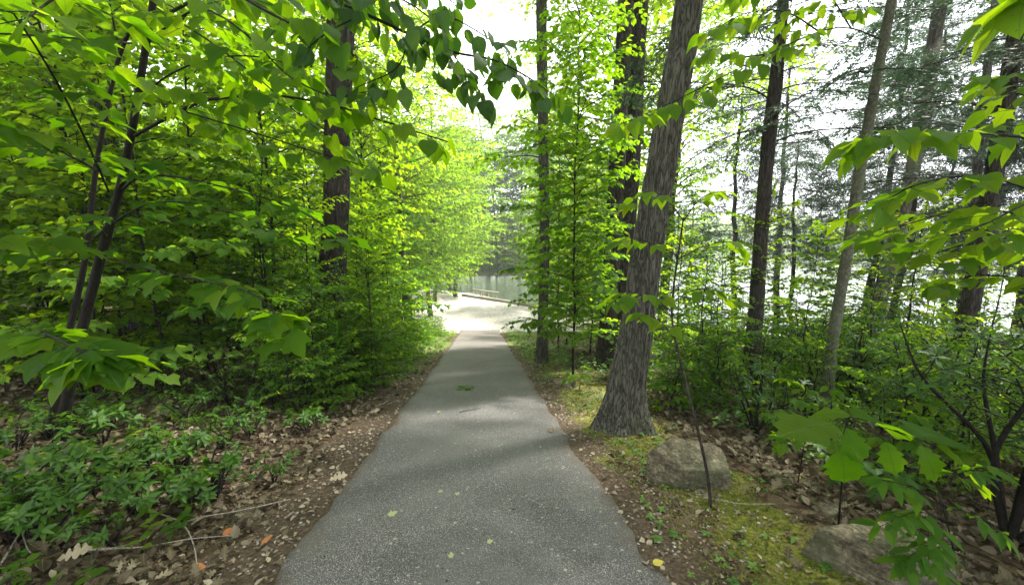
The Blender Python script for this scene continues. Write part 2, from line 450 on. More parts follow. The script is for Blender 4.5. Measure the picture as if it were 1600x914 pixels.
def ground_mat():
    m, N, L = new_mat("forest floor")
    geo = N.new("ShaderNodeNewGeometry"); pos = geo.outputs["Position"]
    def att(n):
        a = N.new("ShaderNodeAttribute"); a.attribute_name = n; return a.outputs["Fac"]
    n1 = noise_n(N, L, 2.2, 5, pos); n2 = noise_n(N, L, 34, 5, pos, .7); n3 = noise_n(N, L, 150, 2, pos)
    vo = N.new("ShaderNodeTexVoronoi"); vo.inputs["Scale"].default_value = 16; L.new(pos, vo.inputs["Vector"])
    lit = ramp(N, [(.0, (.03, .019, .012)), (.35, (.07, .045, .028)), (.6, (.12, .085, .055)), (.85, (.2, .15, .1)), (1, (.08, .052, .033))])
    sepc = N.new("ShaderNodeSeparateColor"); L.new(vo.outputs["Color"], sepc.inputs[0])
    L.new(sepc.outputs[0], lit.inputs[0])
    litc = mixc(N, L, math_n(N, L, 'MULTIPLY', n2, .7), lit.outputs[0], (.05, .034, .022))
    dirt = ramp(N, [(.3, (.035, .026, .018)), (.5, (.075, .055, .038)), (.68, (.13, .1, .07)), (.8, (.24, .2, .15))]); L.new(n2, dirt.inputs[0])
    moss = ramp(N, [(.3, (.045, .055, .01)), (.5, (.12, .13, .02)), (.7, (.21, .205, .04))]); L.new(n2, moss.inputs[0])
    grass = ramp(N, [(.3, (.06, .1, .02)), (.6, (.16, .2, .05)), (.8, (.26, .24, .12))]); L.new(n2, grass.inputs[0])
    sand = ramp(N, [(.3, (.36, .32, .28)), (.6, (.5, .46, .42)), (.8, (.58, .55, .5))]); L.new(n2, sand.inputs[0])
    def soft(f, w=.5):
        v = math_n(N, L, 'ADD', f, math_n(N, L, 'MULTIPLY', math_n(N, L, 'SUBTRACT', n1, .5), 1.5))
        v = math_n(N, L, 'ADD', v, math_n(N, L, 'MULTIPLY', math_n(N, L, 'SUBTRACT', n2, .5), .8))
        q = N.new("ShaderNodeMapRange"); q.inputs["From Min"].default_value = .4; q.inputs["From Max"].default_value = .62
        L.new(v, q.inputs["Value"]); return q.outputs[0]
    c = mixc(N, L, soft(att("dirt")), litc, dirt.outputs[0])
    c = mixc(N, L, soft(att("moss")), c, moss.outputs[0])
    c = mixc(N, L, soft(att("grass")), c, grass.outputs[0])
    c = mixc(N, L, soft(att("sand")), c, sand.outputs[0])
    hh = math_n(N, L, 'ADD', math_n(N, L, 'MULTIPLY', n2, 1.0), math_n(N, L, 'MULTIPLY', vo.outputs["Distance"], .6))
    hh = math_n(N, L, 'ADD', hh, math_n(N, L, 'MULTIPLY', n3, .35))
    bp = N.new("ShaderNodeBump"); bp.inputs["Strength"].default_value = .9; bp.inputs["Distance"].default_value = .03; L.new(hh, bp.inputs["Height"])
    pb = N.new("ShaderNodeBsdfPrincipled"); L.new(c, pb.inputs["Base Color"]); pb.inputs["Roughness"].default_value = .95
    pb.inputs["Specular IOR Level"].default_value = .1; L.new(bp.outputs[0], pb.inputs["Normal"])
    out = N.new("ShaderNodeOutputMaterial"); L.new(pb.outputs[0], out.inputs[0]); return m

def asphalt_mat():
    m, N, L = new_mat("asphalt")
    geo = N.new("ShaderNodeNewGeometry"); pos = geo.outputs["Position"]
    uv = N.new("ShaderNodeUVMap"); sp = N.new("ShaderNodeSeparateXYZ"); L.new(uv.outputs[0], sp.inputs[0])
    vo = N.new("ShaderNodeTexVoronoi"); vo.inputs["Scale"].default_value = 260; L.new(pos, vo.inputs["Vector"])
    sc = N.new("ShaderNodeSeparateColor"); L.new(vo.outputs["Color"], sc.inputs[0])
    vo2 = N.new("ShaderNodeTexVoronoi"); vo2.inputs["Scale"].default_value = 60; L.new(pos, vo2.inputs["Vector"])
    s2 = N.new("ShaderNodeSeparateColor"); L.new(vo2.outputs["Color"], s2.inputs[0])
    grain = ramp(N, [(0, (.024, .022, .023)), (.4, (.062, .059, .059)), (.72, (.11, .105, .104)), (.92, (.2, .195, .186)), (1, (.46, .44, .41))])
    L.new(sc.outputs[0], grain.inputs[0])
    n1 = noise_n(N, L, .9, 5, pos, .6); n2 = noise_n(N, L, 5, 4, pos); n3 = noise_n(N, L, 2.1, 3, pos)
    f = N.new("ShaderNodeMapRange"); f.inputs["From Min"].default_value = .42; f.inputs["From Max"].default_value = .68; f.inputs["To Max"].default_value = .65
    L.new(n1, f.inputs["Value"])
    c = mixc(N, L, f.outputs[0], grain.outputs[0], (.145, .141, .135))
    big = math_n(N, L, 'GREATER_THAN', s2.outputs[1], .993)
    c = mixc(N, L, math_n(N, L, 'MULTIPLY', big, .7), c, (.36, .33, .28))
    # brown needle dust lying along both edges
    ed = math_n(N, L, 'ABSOLUTE', math_n(N, L, 'SUBTRACT', sp.outputs[0], .5))
    ev = math_n(N, L, 'ADD', ed, math_n(N, L, 'MULTIPLY', math_n(N, L, 'SUBTRACT', n2, .5), .28))
    e = N.new("ShaderNodeMapRange"); e.inputs["From Min"].default_value = .44; e.inputs["From Max"].default_value = .53; e.inputs["To Max"].default_value = .6
    L.new(ev, e.inputs["Value"])
    c = mixc(N, L, e.outputs[0], c, (.09, .062, .045))
    # browner towards the lower end
    fy = N.new("ShaderNodeMapRange"); fy.inputs["From Min"].default_value = 9; fy.inputs["From Max"].default_value = 22; fy.inputs["To Max"].default_value = .75
    L.new(math_n(N, L, 'ADD', sp.outputs[1], math_n(N, L, 'MULTIPLY', n3, 4)), fy.inputs["Value"])
    c = mixc(N, L, fy.outputs[0], c, (.135, .115, .1))
    hh = math_n(N, L, 'ADD', vo.outputs["Distance"], math_n(N, L, 'MULTIPLY', n2, .4))
    bp = N.new("ShaderNodeBump"); bp.inputs["Strength"].default_value = .8; bp.inputs["Distance"].default_value = .006; L.new(hh, bp.inputs["Height"])
    pb = N.new("ShaderNodeBsdfPrincipled"); L.new(c, pb.inputs["Base Color"]); pb.inputs["Roughness"].default_value = .82
    pb.inputs["Specular IOR Level"].default_value = .3; L.new(bp.outputs[0], pb.inputs["Normal"])
    out = N.new("ShaderNodeOutputMaterial"); L.new(pb.outputs[0], out.inputs[0]); return m

def rock_mat():
    m, N, L = new_mat("lichened granite")
    tc = N.new("ShaderNodeTexCoord"); o = tc.outputs["Object"]
    n1 = noise_n(N, L, 4, 6, o, .7); n2 = noise_n(N, L, 40, 4, o, .7); n3 = noise_n(N, L, 3, 4, o, .6)
    mp = N.new("ShaderNodeMapping"); mp.inputs["Rotation"].default_value = (.5, .4, 0); mp.inputs["Scale"].default_value = (1, 1, 5); L.new(o, mp.inputs[0])
    st = noise_n(N, L, 9, 5, mp.outputs[0], .75)
    v = math_n(N, L, 'ADD', math_n(N, L, 'MULTIPLY', n1, .4), math_n(N, L, 'ADD', math_n(N, L, 'MULTIPLY', n2, .3), math_n(N, L, 'MULTIPLY', st, .3)))
    r = ramp(N, [(.4, (.02, .017, .009)), (.46, (.075, .06, .036)), (.52, (.15, .125, .08)), (.6, (.36, .31, .22))]); L.new(v, r.inputs[0])
    f = N.new("ShaderNodeMapRange"); f.inputs["From Min"].default_value = .46; f.inputs["From Max"].default_value = .62; f.inputs["To Max"].default_value = .8
    L.new(n3, f.inputs["Value"])
    c = mixc(N, L, f.outputs[0], r.outputs[0], (.055, .062, .025))
    bp = N.new("ShaderNodeBump"); bp.inputs["Strength"].default_value = 1; bp.inputs["Distance"].default_value = .06; L.new(v, bp.inputs["Height"])
    pb = N.new("ShaderNodeBsdfPrincipled"); L.new(c, pb.inputs["Base Color"]); pb.inputs["Roughness"].default_value = .9
    L.new(bp.outputs[0], pb.inputs["Normal"])
    out = N.new("ShaderNodeOutputMaterial"); L.new(pb.outputs[0], out.inputs[0]); return m

def water_mat():
    m, N, L = new_mat("lake water")
    geo = N.new("ShaderNodeNewGeometry"); pos = geo.outputs["Position"]
    mp = N.new("ShaderNodeMapping"); mp.inputs["Scale"].default_value = (1, 1.6, 1); L.new(pos, mp.inputs[0])
    a = noise_n(N, L, 1.6, 4, mp.outputs[0], .6); b = noise_n(N, L, .35, 2, pos)
    bp = N.new("ShaderNodeBump"); bp.inputs["Strength"].default_value = .35; bp.inputs["Distance"].default_value = .05
    L.new(math_n(N, L, 'ADD', a, b), bp.inputs["Height"])
    pb = N.new("ShaderNodeBsdfPrincipled"); pb.inputs["Base Color"].default_value = (.05, .065, .04, 1)
    pb.inputs["Roughness"].default_value = .06; pb.inputs["IOR"].default_value = 1.33
    pb.inputs["Specular IOR Level"].default_value = .6
    L.new(bp.outputs[0], pb.inputs["Normal"])
    out = N.new("ShaderNodeOutputMaterial"); L.new(pb.outputs[0], out.inputs[0]); return m
M_GROUND, M_ASPHALT, M_ROCK, M_WATER = ground_mat(), asphalt_mat(), rock_mat(), water_mat()
def plain_mat(name, c1, c2, sc=30, rough=.9):
    m, N, L = new_mat(name)
    tc = N.new("ShaderNodeTexCoord"); n = noise_n(N, L, sc, 4, tc.outputs["Object"], .65)
    at = N.new("ShaderNodeAttribute"); at.attribute_name = "shade"
    f = math_n(N, L, 'ADD', math_n(N, L, 'MULTIPLY', n, .5), math_n(N, L, 'MULTIPLY', at.outputs["Fac"], .5))
    r = ramp(N, [(.25, c1), (.75, c2)]); L.new(f, r.inputs[0])
    pb = N.new("ShaderNodeBsdfPrincipled"); L.new(r.outputs[0], pb.inputs["Base Color"]); pb.inputs["Roughness"].default_value = rough
    bp = N.new("ShaderNodeBump"); bp.inputs["Strength"].default_value = .5; bp.inputs["Distance"].default_value = .01; L.new(n, bp.inputs["Height"]); L.new(bp.outputs[0], pb.inputs["Normal"])
    out = N.new("ShaderNodeOutputMaterial"); L.new(pb.outputs[0], out.inputs[0]); return m
M_PEBBLE = plain_mat("pebble", (.08, .07, .06), (.32, .3, .27), 20)
M_GRAVEL = plain_mat("pale gravel", (.34, .31, .28), (.6, .57, .53), 12)
M_MOSS = plain_mat("moss tuft", (.055, .085, .01), (.23, .25, .035), 8)
M_TIMBER = plain_mat("weathered timber", (.2, .17, .13), (.42, .37, .3), 14)
M_GRASS = leaf_mat("grass blade", [(.05, .11, .02), (.09, .16, .03), (.15, .2, .05)], [(.15, .35, .02), (.25, .45, .03), (.35, .5, .05)], .4, veins=False)

# ------------------------------------------------------------------ ground, path, gravel lot, lake
def axis(lo, hi, step, n):
    "coordinates that are 'step' apart near zero and spread outwards"
    k = 3.2
    t = np.linspace(-1, 1, 2 * n + 1)
    v = np.sinh(t * k) / math.sinh(k)
    return np.where(v < 0, -v * lo, v * hi)
gx = axis(-420, 460, .1, 210); gy = axis(-60, 760, .1, 240)
gy = gy[gy > -60]
GX, GY = np.meshgrid(gx, gy)
GZ = h(GX, GY)
nx, ny = len(gx), len(gy)
i = (np.arange(ny - 1)[:, None] * nx + np.arange(nx - 1)[None]).reshape(-1)
gF = np.stack([i, i + 1, i + nx + 1, i + nx], -1)
b = Bag(); b.add(np.stack([GX, GY, GZ], -1).reshape(-1, 3), gF)
ground = link("ground", b.mesh("ground", M_GROUND, True)); ground['kind'] = 'structure'
off = (GX - path_cx(GY)).reshape(-1); yy = GY.reshape(-1); xx = GX.reshape(-1)
dirt = (1 - sstep(1.3, 1.9, np.abs(off + .05))) * .9 * (1 - .7 * sstep(14, 20, yy))
moss = sstep(1.3, 1.8, off) * (1 - sstep(2.1, 2.9, off)) * (1 - sstep(10, 14, yy)) * .82
grass = (sstep(1.1, 1.4, np.abs(off)) * (1 - sstep(2.2, 3.6, np.abs(off)))) * sstep(8.5, 12, yy) * (1 - sstep(21, 23, yy)) * .85
grass = np.maximum(np.maximum(grass, (np.abs(off) > 9) * .15 * sstep(14, 25, yy)), .9 * sstep(-1, 1, yy - far_bank(xx)))
sand = sstep(20.6, 21.8, yy) * (1 - sstep(5.5, 7.5, np.abs(off - .6))) * (yy < shore(xx) + 1.5) * 1.3
for nm, v in (("dirt", dirt), ("moss", moss), ("grass", grass), ("sand", sand)):
    a = ground.data.attributes.new(nm, 'FLOAT', 'POINT'); a.data.foreach_set("value", v.astype(np.float32))

# asphalt path: a slab with its own thickness and ragged edges
py_ = np.concatenate([np.linspace(-6, 1, 30), np.linspace(1.04, 21.5, 420)]); nu = 28
u = np.linspace(0, 1, nu)
L_e = path_cx(py_) - path_hw(py_) - .07 * (fbm(py_ * 3.1, 3.0, 1.0, 5) - .5) * 2 - .06 * (vnoise(py_ * .5, 8.0) - .5)
R_e = path_cx(py_) + path_hw(py_) + .07 * (fbm(py_ * 3.1, 9.0, 5.0, 5) - .5) * 2 + .06 * (vnoise(py_ * .5, 2.0) - .5)
X = L_e[:, None] * (1 - u)[None] + R_e[:, None] * u[None]
Y = np.repeat(py_[:, None], nu, 1)
Z = h(X, Y) + .030 - .018 * (np.abs(u - .5)[None] * 2) ** 6 + (fbm(X * 1.1, Y * 1.1, 2, 3) - .5) * .012
Xs = np.hstack([X[:, :1] - .02, X, X[:, -1:] + .02]); Ys = np.hstack([Y[:, :1], Y, Y[:, -1:]])
Zs = np.hstack([h(X[:, :1], Y[:, :1]) - .03, Z, h(X[:, -1:], Y[:, -1:]) - .03])
n2 = nu + 2; m2 = len(py_)
i = (np.arange(m2 - 1)[:, None] * n2 + np.arange(n2 - 1)[None]).reshape(-1)
b = Bag(); us = np.concatenate([[0], u, [1]])
b.add(np.stack([Xs, Ys, Zs], -1).reshape(-1, 3), np.stack([i, i + 1, i + n2 + 1, i + n2], -1),
      .5, np.stack([np.tile(us, m2), Ys.reshape(-1)], -1))
path = link("path", b.mesh("path", M_ASPHALT, True)); path['kind'] = 'structure'

# lake
b = Bag()
lx = np.linspace(-40, 450, 60); ly = np.linspace(12, 640, 60); LX, LY = np.meshgrid(lx, ly)
i = (np.arange(59)[:, None] * 60 + np.arange(59)[None]).reshape(-1)
b.add(np.stack([LX, LY, np.full_like(LX, WATER_Z)], -1).reshape(-1, 3), np.stack([i, i + 1, i + 61, i + 60], -1))
lake = link("lake", b.mesh("lake", M_WATER, True)); lake['kind'] = 'structure'

# ------------------------------------------------------------------ sprays of leaves (templates in local space, branch along +Y, up +Z)
def make_spray(seed, L=1.0, leaf=.1, gap=.075, sides=7, side_len=.45, spread=50, droop=.12, tilt=.3, hang=.15, tw=.006):
    r = np.random.default_rng(seed); mats = []; twb = Bag()
    n = 7; t = np.linspace(0, 1, n)
    ax = np.stack([np.cumsum(r.normal(0, .025, n)) * L, t * L, .08 * L * np.sin(t * 2.4) - droop * L * t ** 2], -1)
    V, F, U = tube(ax, [tw, tw * .35], 3); twb.add(V, F, .5, U)
    def put(p, d, side, s):
        # leaf turned out from its twig, held nearly flat
        a = math.radians(r.uniform(25, 60)) * side
        dd = np.array([d[0] * math.cos(a) + d[1] * math.sin(a), -d[0] * math.sin(a) + d[1] * math.cos(a), d[2] - hang * r.uniform(.3, 1.6)])
        up = np.array([r.normal(0, tilt), r.normal(0, tilt), 1.0])
        mats.append(frame(p, dd, up, leaf * s))
    def at(ax_, s):
        k = s * (len(ax_) - 1); i_ = min(int(k), len(ax_) - 2); f = k - i_
        return ax_[i_] * (1 - f) + ax_[i_ + 1] * f, norm(ax_[i_ + 1] - ax_[i_])
    sd = 1
    for s in np.linspace(.16, .93, sides):
        sd = -sd; p, d = at(ax, s)
        a = math.radians(spread + r.uniform(-9, 9)) * sd
        d2 = norm([d[0] * math.cos(a) + d[1] * math.sin(a), -d[0] * math.sin(a) + d[1] * math.cos(a), d[2] + r.normal(0, .1)])
        ln = side_len * L * (1.05 - .72 * s) * r.uniform(.75, 1.2)
        q = np.array([p, p + d2 * ln * .5, p + d2 * ln + np.array([0, 0, -.1 * ln])])
        V, F, U = tube(q, [tw * .5, tw * .22], 3); twb.add(V, F, .5, U)
        m = max(1, int(ln / gap)); s2 = sd
        for k in range(m):
            s2 = -s2; pp, dp = at(q, (k + .6) / m); put(pp, dp, s2, r.uniform(.7, 1.12))
        put(q[-1], norm(q[-1] - q[-2]), r.uniform(-.4, .4), r.uniform(.85, 1.1))
    for s in np.arange(.12, 1, gap / L * 1.3):
        sd = -sd; p, d = at(ax, s); put(p, d, sd, r.uniform(.7, 1.05))
    put(ax[-1], norm(ax[-1] - ax[-2]), .1, 1.1)
    tpl = (np.concatenate(twb.V), [np.concatenate(twb.F)], np.concatenate(twb.U))
    return np.array(mats), tpl, L
def make_hemlock_spray(seed, L=1.2):
    r = np.random.default_rng(seed); mats = []; twb = Bag(); n = 7; t = np.linspace(0, 1, n)
    ax = np.stack([np.cumsum(r.normal(0, .03, n)) * L, t * L, .05 * L * t - .2 * L * t ** 2], -1)
    V, F, U = tube(ax, [.009, .003], 3); twb.add(V, F, .5, U)
    sd = 1
    for s in np.linspace(.1, .97, 17):
        if r.random() < .14: continue
        sd = -sd; k = s * (n - 1); i_ = min(int(k), n - 2); p = ax[i_] + (ax[i_ + 1] - ax[i_]) * (k - i_); d = norm(ax[i_ + 1] - ax[i_])
        a = math.radians(r.uniform(48, 70)) * sd
        d2 = norm([d[0] * math.cos(a) + d[1] * math.sin(a), -d[0] * math.sin(a) + d[1] * math.cos(a), d[2] + r.normal(0, .12)])
        ln = .42 * L * (1.08 - .8 * s) * r.uniform(.6, 1.2)
        q = np.array([p, p + d2 * ln * .6, p + d2 * ln + np.array([0, 0, -.18 * ln])])
        V, F, U = tube(q, [.004, .0015], 3); twb.add(V, F, .5, U)
        m = max(3, int(ln / .028))
        for j in range(m):
            for e in (-1, 1):
                if r.random() < .12: continue
                f = (j + .5) / m; pp = q[0] * (1 - f) + q[2] * f
                a2 = math.radians(r.uniform(30, 60)) * e
                d3 = norm([d2[0] * math.cos(a2) + d2[1] * math.sin(a2), -d2[0] * math.sin(a2) + d2[1] * math.cos(a2), -.1 + r.normal(0, .15)])
                mats.append(frame(pp, d3, [r.normal(0, .8), r.normal(0, .8), 1], r.uniform(.04, .085)))
        mats.append(frame(q[2], d2, [0, 0, 1], .07))
    tpl = (np.concatenate(twb.V), [np.concatenate(twb.F)], np.concatenate(twb.U))
    return np.array(mats), tpl, L
SPR = {
    'maple': [make_spray(10 + k, L, .105, .075) for k, L in enumerate((.55, .8, .8, 1.1, 1.1, 1.5))],
    'beech': [make_spray(30 + k, L, .085, .06, sides=9, hang=.25) for k, L in enumerate((.5, .8, .8, 1.1, 1.1, 1.5))],
    'big': [make_spray(80 + k, L, .15, .12, sides=6, tilt=.35) for k, L in enumerate((.7, 1.0, 1.3))],
    'small': [make_spray(90 + k, L, .062, .05, sides=8, tilt=.45, hang=.2) for k, L in enumerate((.4, .65, .65, .95))],
    'canopy': [make_spray(50 + k, L, .16, .12, sides=6, tilt=.6, hang=.35, spread=55, tw=.012) for k, L in enumerate((1.1, 1.5, 1.5, 1.9))],
    'far': [make_spray(60 + k, L, .3, .24, sides=6, tilt=.7, hang=.3, spread=55, tw=.015) for k, L in enumerate((1.6, 2.2, 2.2))],
    'hemlock': [make_hemlock_spray(70 + k, L) for k, L in enumerate((.8, 1.2, 1.2, 1.7))],
}
LEAFOF = {'maple': T_LOM, 'big': T_LOM, 'small': T_LO[1], 'beech': T_LO[0], 'canopy': T_RH, 'far': T_RH, 'hemlock': T_NEEDLE}
MATOF = {'maple': M_LEAF_YEL, 'big': M_LEAF_NEAR, 'small': M_LEAF_MID, 'beech': M_LEAF_MID, 'canopy': M_LEAF_FAR, 'far': M_LEAF_FAR, 'hemlock': M_NEEDLE}

class Crown:
    def __init__(s, kind, seed): s.kind, s.r = kind, np.random.default_rng(seed); s.leaf, s.tw, s.sh = [], Bag(), []
    def spray(s, pos, d, length, up=(0, 0, 1), shade=None):
        c = SPR[s.kind]; k = int(np.argmin([abs(q[2] - length) + s.r.uniform(0, .25) for q in c]))
        mats, tpl, L = c[k]
        M = frame(pos, d, np.asarray(up, float) + s.r.normal(0, .55 if s.kind == 'hemlock' else .14, 3), 1.0)
        sc = np.clip(length / L, .75, 1.3)
        if s.r.random() < .5: M[:3, 0] *= -1
        S = M.copy(); S[:3, :3] *= sc
        s.leaf.append(np.einsum('ij,njk->nik', S, mats))
        s.sh.append(np.clip((s.r.uniform(.3, .7) if shade is None else shade) + s.r.normal(0, .17, len(mats)), 0, 1))
        s.tw.stamp(tpl, S[None])
    def limb(s, pts, r0, r1, n=5):
        V, F, U = tube(catmull(pts, max(5, len(pts) * 3)), [r0, r1], n); s.tw.add(V, F, .5, U)
    def leaves(s, name, mat=None, keep=1.0, tpl=None):
        A = np.concatenate(s.leaf); S = np.concatenate(s.sh)
        if keep < 1: k = s.r.random(len(A)) < keep; A, S = A[k], S[k]
        bg = Bag(); bg.stamp(tpl or LEAFOF[s.kind], A, S)
        return bg.mesh(name, mat or MATOF[s.kind])

def stem_pts(H, lean=(0, 0), wob=.03, seed=0, n=14):
    r = np.random.default_rng(seed); t = np.linspace(0, 1, n)
    w = np.cumsum(r.normal(0, wob, (n, 2)), 0); w -= w[0]
    return np.stack([lean[0] * t * H + w[:, 0], lean[1] * t * H + w[:, 1], t * H - .12], -1)
def at_t(pts, t):
    k = np.clip(t, 0, 1) * (len(pts) - 1); i_ = min(int(k), len(pts) - 2)
    return pts[i_] + (pts[i_ + 1] - pts[i_]) * (k - i_)

def understory(name, label, kind, H, seed, bark=M_BARK_SAP, nl=26, reach=1.1, zlo=.12, mat=None, r0=.022, group=None, cat='sapling', sub=True, top=.45):
    "a young tree: leaning stem, limbs in near-horizontal layers, each a spray of leaves"
    r = np.random.default_rng(seed); R = root(name, (0, 0, 0), label, cat, group)
    st = stem_pts(H, (r.uniform(-.08, .08), r.uniform(-.08, .08)), .02, seed)
    b_ = Bag(); b_.add(*_vfu(tube(st, [r0, r0 * .25], 6))); kid(R, "trunk", b_.mesh("trunk", bark, True))
    c = Crown(kind, seed)
    for i_ in range(nl):
        t = zlo + (1 - zlo) * (i_ + r.uniform(0, .8)) / nl; az = i_ * 2.4 + r.uniform(-.4, .4)
        p = at_t(st, t); el = r.uniform(.05, .4) + .35 * t
        ln = reach * (1 - (1 - top) * t) * r.uniform(.7, 1.15)
        d = np.array([math.cos(az) * math.cos(el), math.sin(az) * math.cos(el), math.sin(el)])
        if ln > .95:                                  # long limb with side sprays
            e = p + d * ln * .55 + np.array([0, 0, .03]); c.limb([p, (p + e) / 2 + [0, 0, .03], e], r0 * .4, r0 * .18, 4)
            c.spray(e, d * [1, 1, .3], ln * .62)
            for s_ in (-1, 1):
                a = az + s_ * r.uniform(.6, 1.0); c.spray(p + (e - p) * r.uniform(.45, .75), [math.cos(a), math.sin(a), r.uniform(0, .25)], ln * .5)
        else: c.spray(p, d, ln)
    c.spray(st[-1], [.1, .1, 1], reach * .4, up=(1, 0, 0))
    kid(R, "branches", c.tw.mesh("branches", bark)); kid(R, "crown", c.leaves("crown", mat))
    return R
def _vfu(q): return q[0], q[1], .5, q[2]

def tall_tree(name, label, kind, H, seed, bark, r0, zlo, rad, nlimb=26, per=5, cat='tree', group=None, keep=1, leafmat=None):
    r = np.random.default_rng(seed); R = root(name, (0, 0, 0), label, cat, group)
    st = stem_pts(H, (r.uniform(-.04, .04), r.uniform(-.04, .04)), .05, seed, 18)
    b_ = Bag(); b_.add(*_vfu(tube(catmull(st, 40), np.concatenate([[r0 * 1.35], np.linspace(r0, r0 * .25, 12)]), 12)))
    kid(R, "trunk", b_.mesh("trunk", bark, True))
    c = Crown(kind, seed)
    crown_limbs(c, st, zlo, rad, nlimb, per, r, r0)
    kid(R, "branches", c.tw.mesh("branches", bark)); kid(R, "crown", c.leaves("crown", leafmat, keep))
    return R
def crown_limbs(c, st, zlo, rad, nlimb, per, r, r0, az0=0):
    H = len(st)
    for i_ in range(nlimb):
        t = zlo + (1 - zlo) * (i_ + r.uniform(0, .9)) / nlimb; az = az0 + i_ * 2.4 + r.uniform(-.5, .5)
        p = at_t(st, t); u_ = (t - zlo) / (1 - zlo)
        if c.kind == 'hemlock': ln = rad * (1.05 - .85 * u_) * r.uniform(.65, 1.15); el = .12 - .1 * u_
        else: ln = rad * math.sqrt(max(.08, 1 - (1.7 * u_ - .75) ** 2)) * r.uniform(.6, 1.1); el = r.uniform(.15, .6)
        d = np.array([math.cos(az) * math.cos(el), math.sin(az) * math.cos(el), math.sin(el)])
        e = p + d * ln + np.array([0, 0, -.1 * ln if c.kind == 'hemlock' else .05 * ln])
        q = catmull([p, p + (e - p) * .35 + [0, 0, .06 * ln], e], 8)
        c.limb([q[0], q[3], q[-1]], min(r0, .2) * (.13 if c.kind == 'hemlock' else .2) * (1.2 - u_), .005, 5)
        for k in range(per):
            f = .25 + .75 * (k + r.uniform(0, .9)) / per; s_ = at_t(q, f); a = az + r.choice([-1, 1]) * r.uniform(.3, 1.1) * (1 - .5 * (f > .9))
            sl = {'hemlock': 1.2, 'far': 1.9, 'canopy': 1.4}.get(c.kind, .9)
            c.spray(s_, [math.cos(a), math.sin(a), r.uniform(-.15, .3) if c.kind != 'hemlock' else r.uniform(-.25, .05)], sl * r.uniform(.75, 1.15) * (1.15 - .4 * f))

def furrow(amp, kv=1.0, flare=0.0, seed=0, fr=26):
    "deep vertical bark furrows and a flared root collar"
    def f(th, arc, R):
        kx, ky = np.cos(th) * R * fr, np.sin(th) * R * fr
        wz = fbm(np.cos(th) * 2, np.sin(th) * 2, arc * 2.5, 2)
        n = fbm(kx + seed + wz * .9, ky + wz * .6, arc * 1.9 * kv, 2)
        rid = np.clip(np.abs(2 * n - 1) * 3.6, 0, 1) ** .8
        n2_ = fbm(kx * 3 + 9, ky * 3, arc * 14, 2)
        rid = 1 - rid + .6 * (1 - rid) * 0
        rid = rid - .25 * (n2_ - .5)
        low = (fbm(np.cos(th) * 1.2 + seed, np.sin(th) * 1.2, arc * .6, 2) - .5) * R * .25
        fl = flare * np.exp(-arc / .26) * (1 + .75 * np.cos(th * 5 + seed) + .5 * np.cos(th * 3 + 2))
        return low + amp * (.5 - 1.3 * rid) + fl
    return f
def big_trunk(pxs, widths_px, Y0, bark, n=64, m=200, amp=.02, flare=.15, seed=0, dY=0, extra=6.0):
    "trunk through photo points; returns local polyline and world base"
    base = G(*pxs[0]) if Y0 is None else P(*pxs[0], Y0)
    Y0 = base[1]; base[2] = h(base[0], base[1])
    pts = [base] + [P(x, y, Y0 + dY * k / (len(pxs) - 1)) for k, (x, y) in enumerate(pxs) if k]
    fwd = [np.dot(p - CAM, [0, math.cos(PITCH), -math.sin(PITCH)]) for p in pts]
    rad = [w / 2 / F_PX * f / math.sqrt(1 + ((q[0] - CX) / F_PX) ** 2) for w, f, q in zip(widths_px, fwd, pxs)]
    d = norm(pts[-1] - pts[-2]); d = norm(d + np.array([0, 0, .6]))
    pts.append(pts[-1] + d * extra * .5); pts.append(pts[-1] + norm(d + [0, 0, .5]) * extra * .5); rad += [rad[-1] * .75, rad[-1] * .3]
    pts = np.array(pts); loc = pts - base; loc[0, 2] -= .15
    L_ = catmull(loc, m)
    rr = np.interp(np.linspace(0, 1, m), np.linspace(0, 1, len(rad)), rad)
    bg = Bag(); V, F, U = tube(L_, rr, n, furrow(amp, seed=seed, flare=flare)); bg.add(V, F, .5, U)
    return base, L_, rr, bg

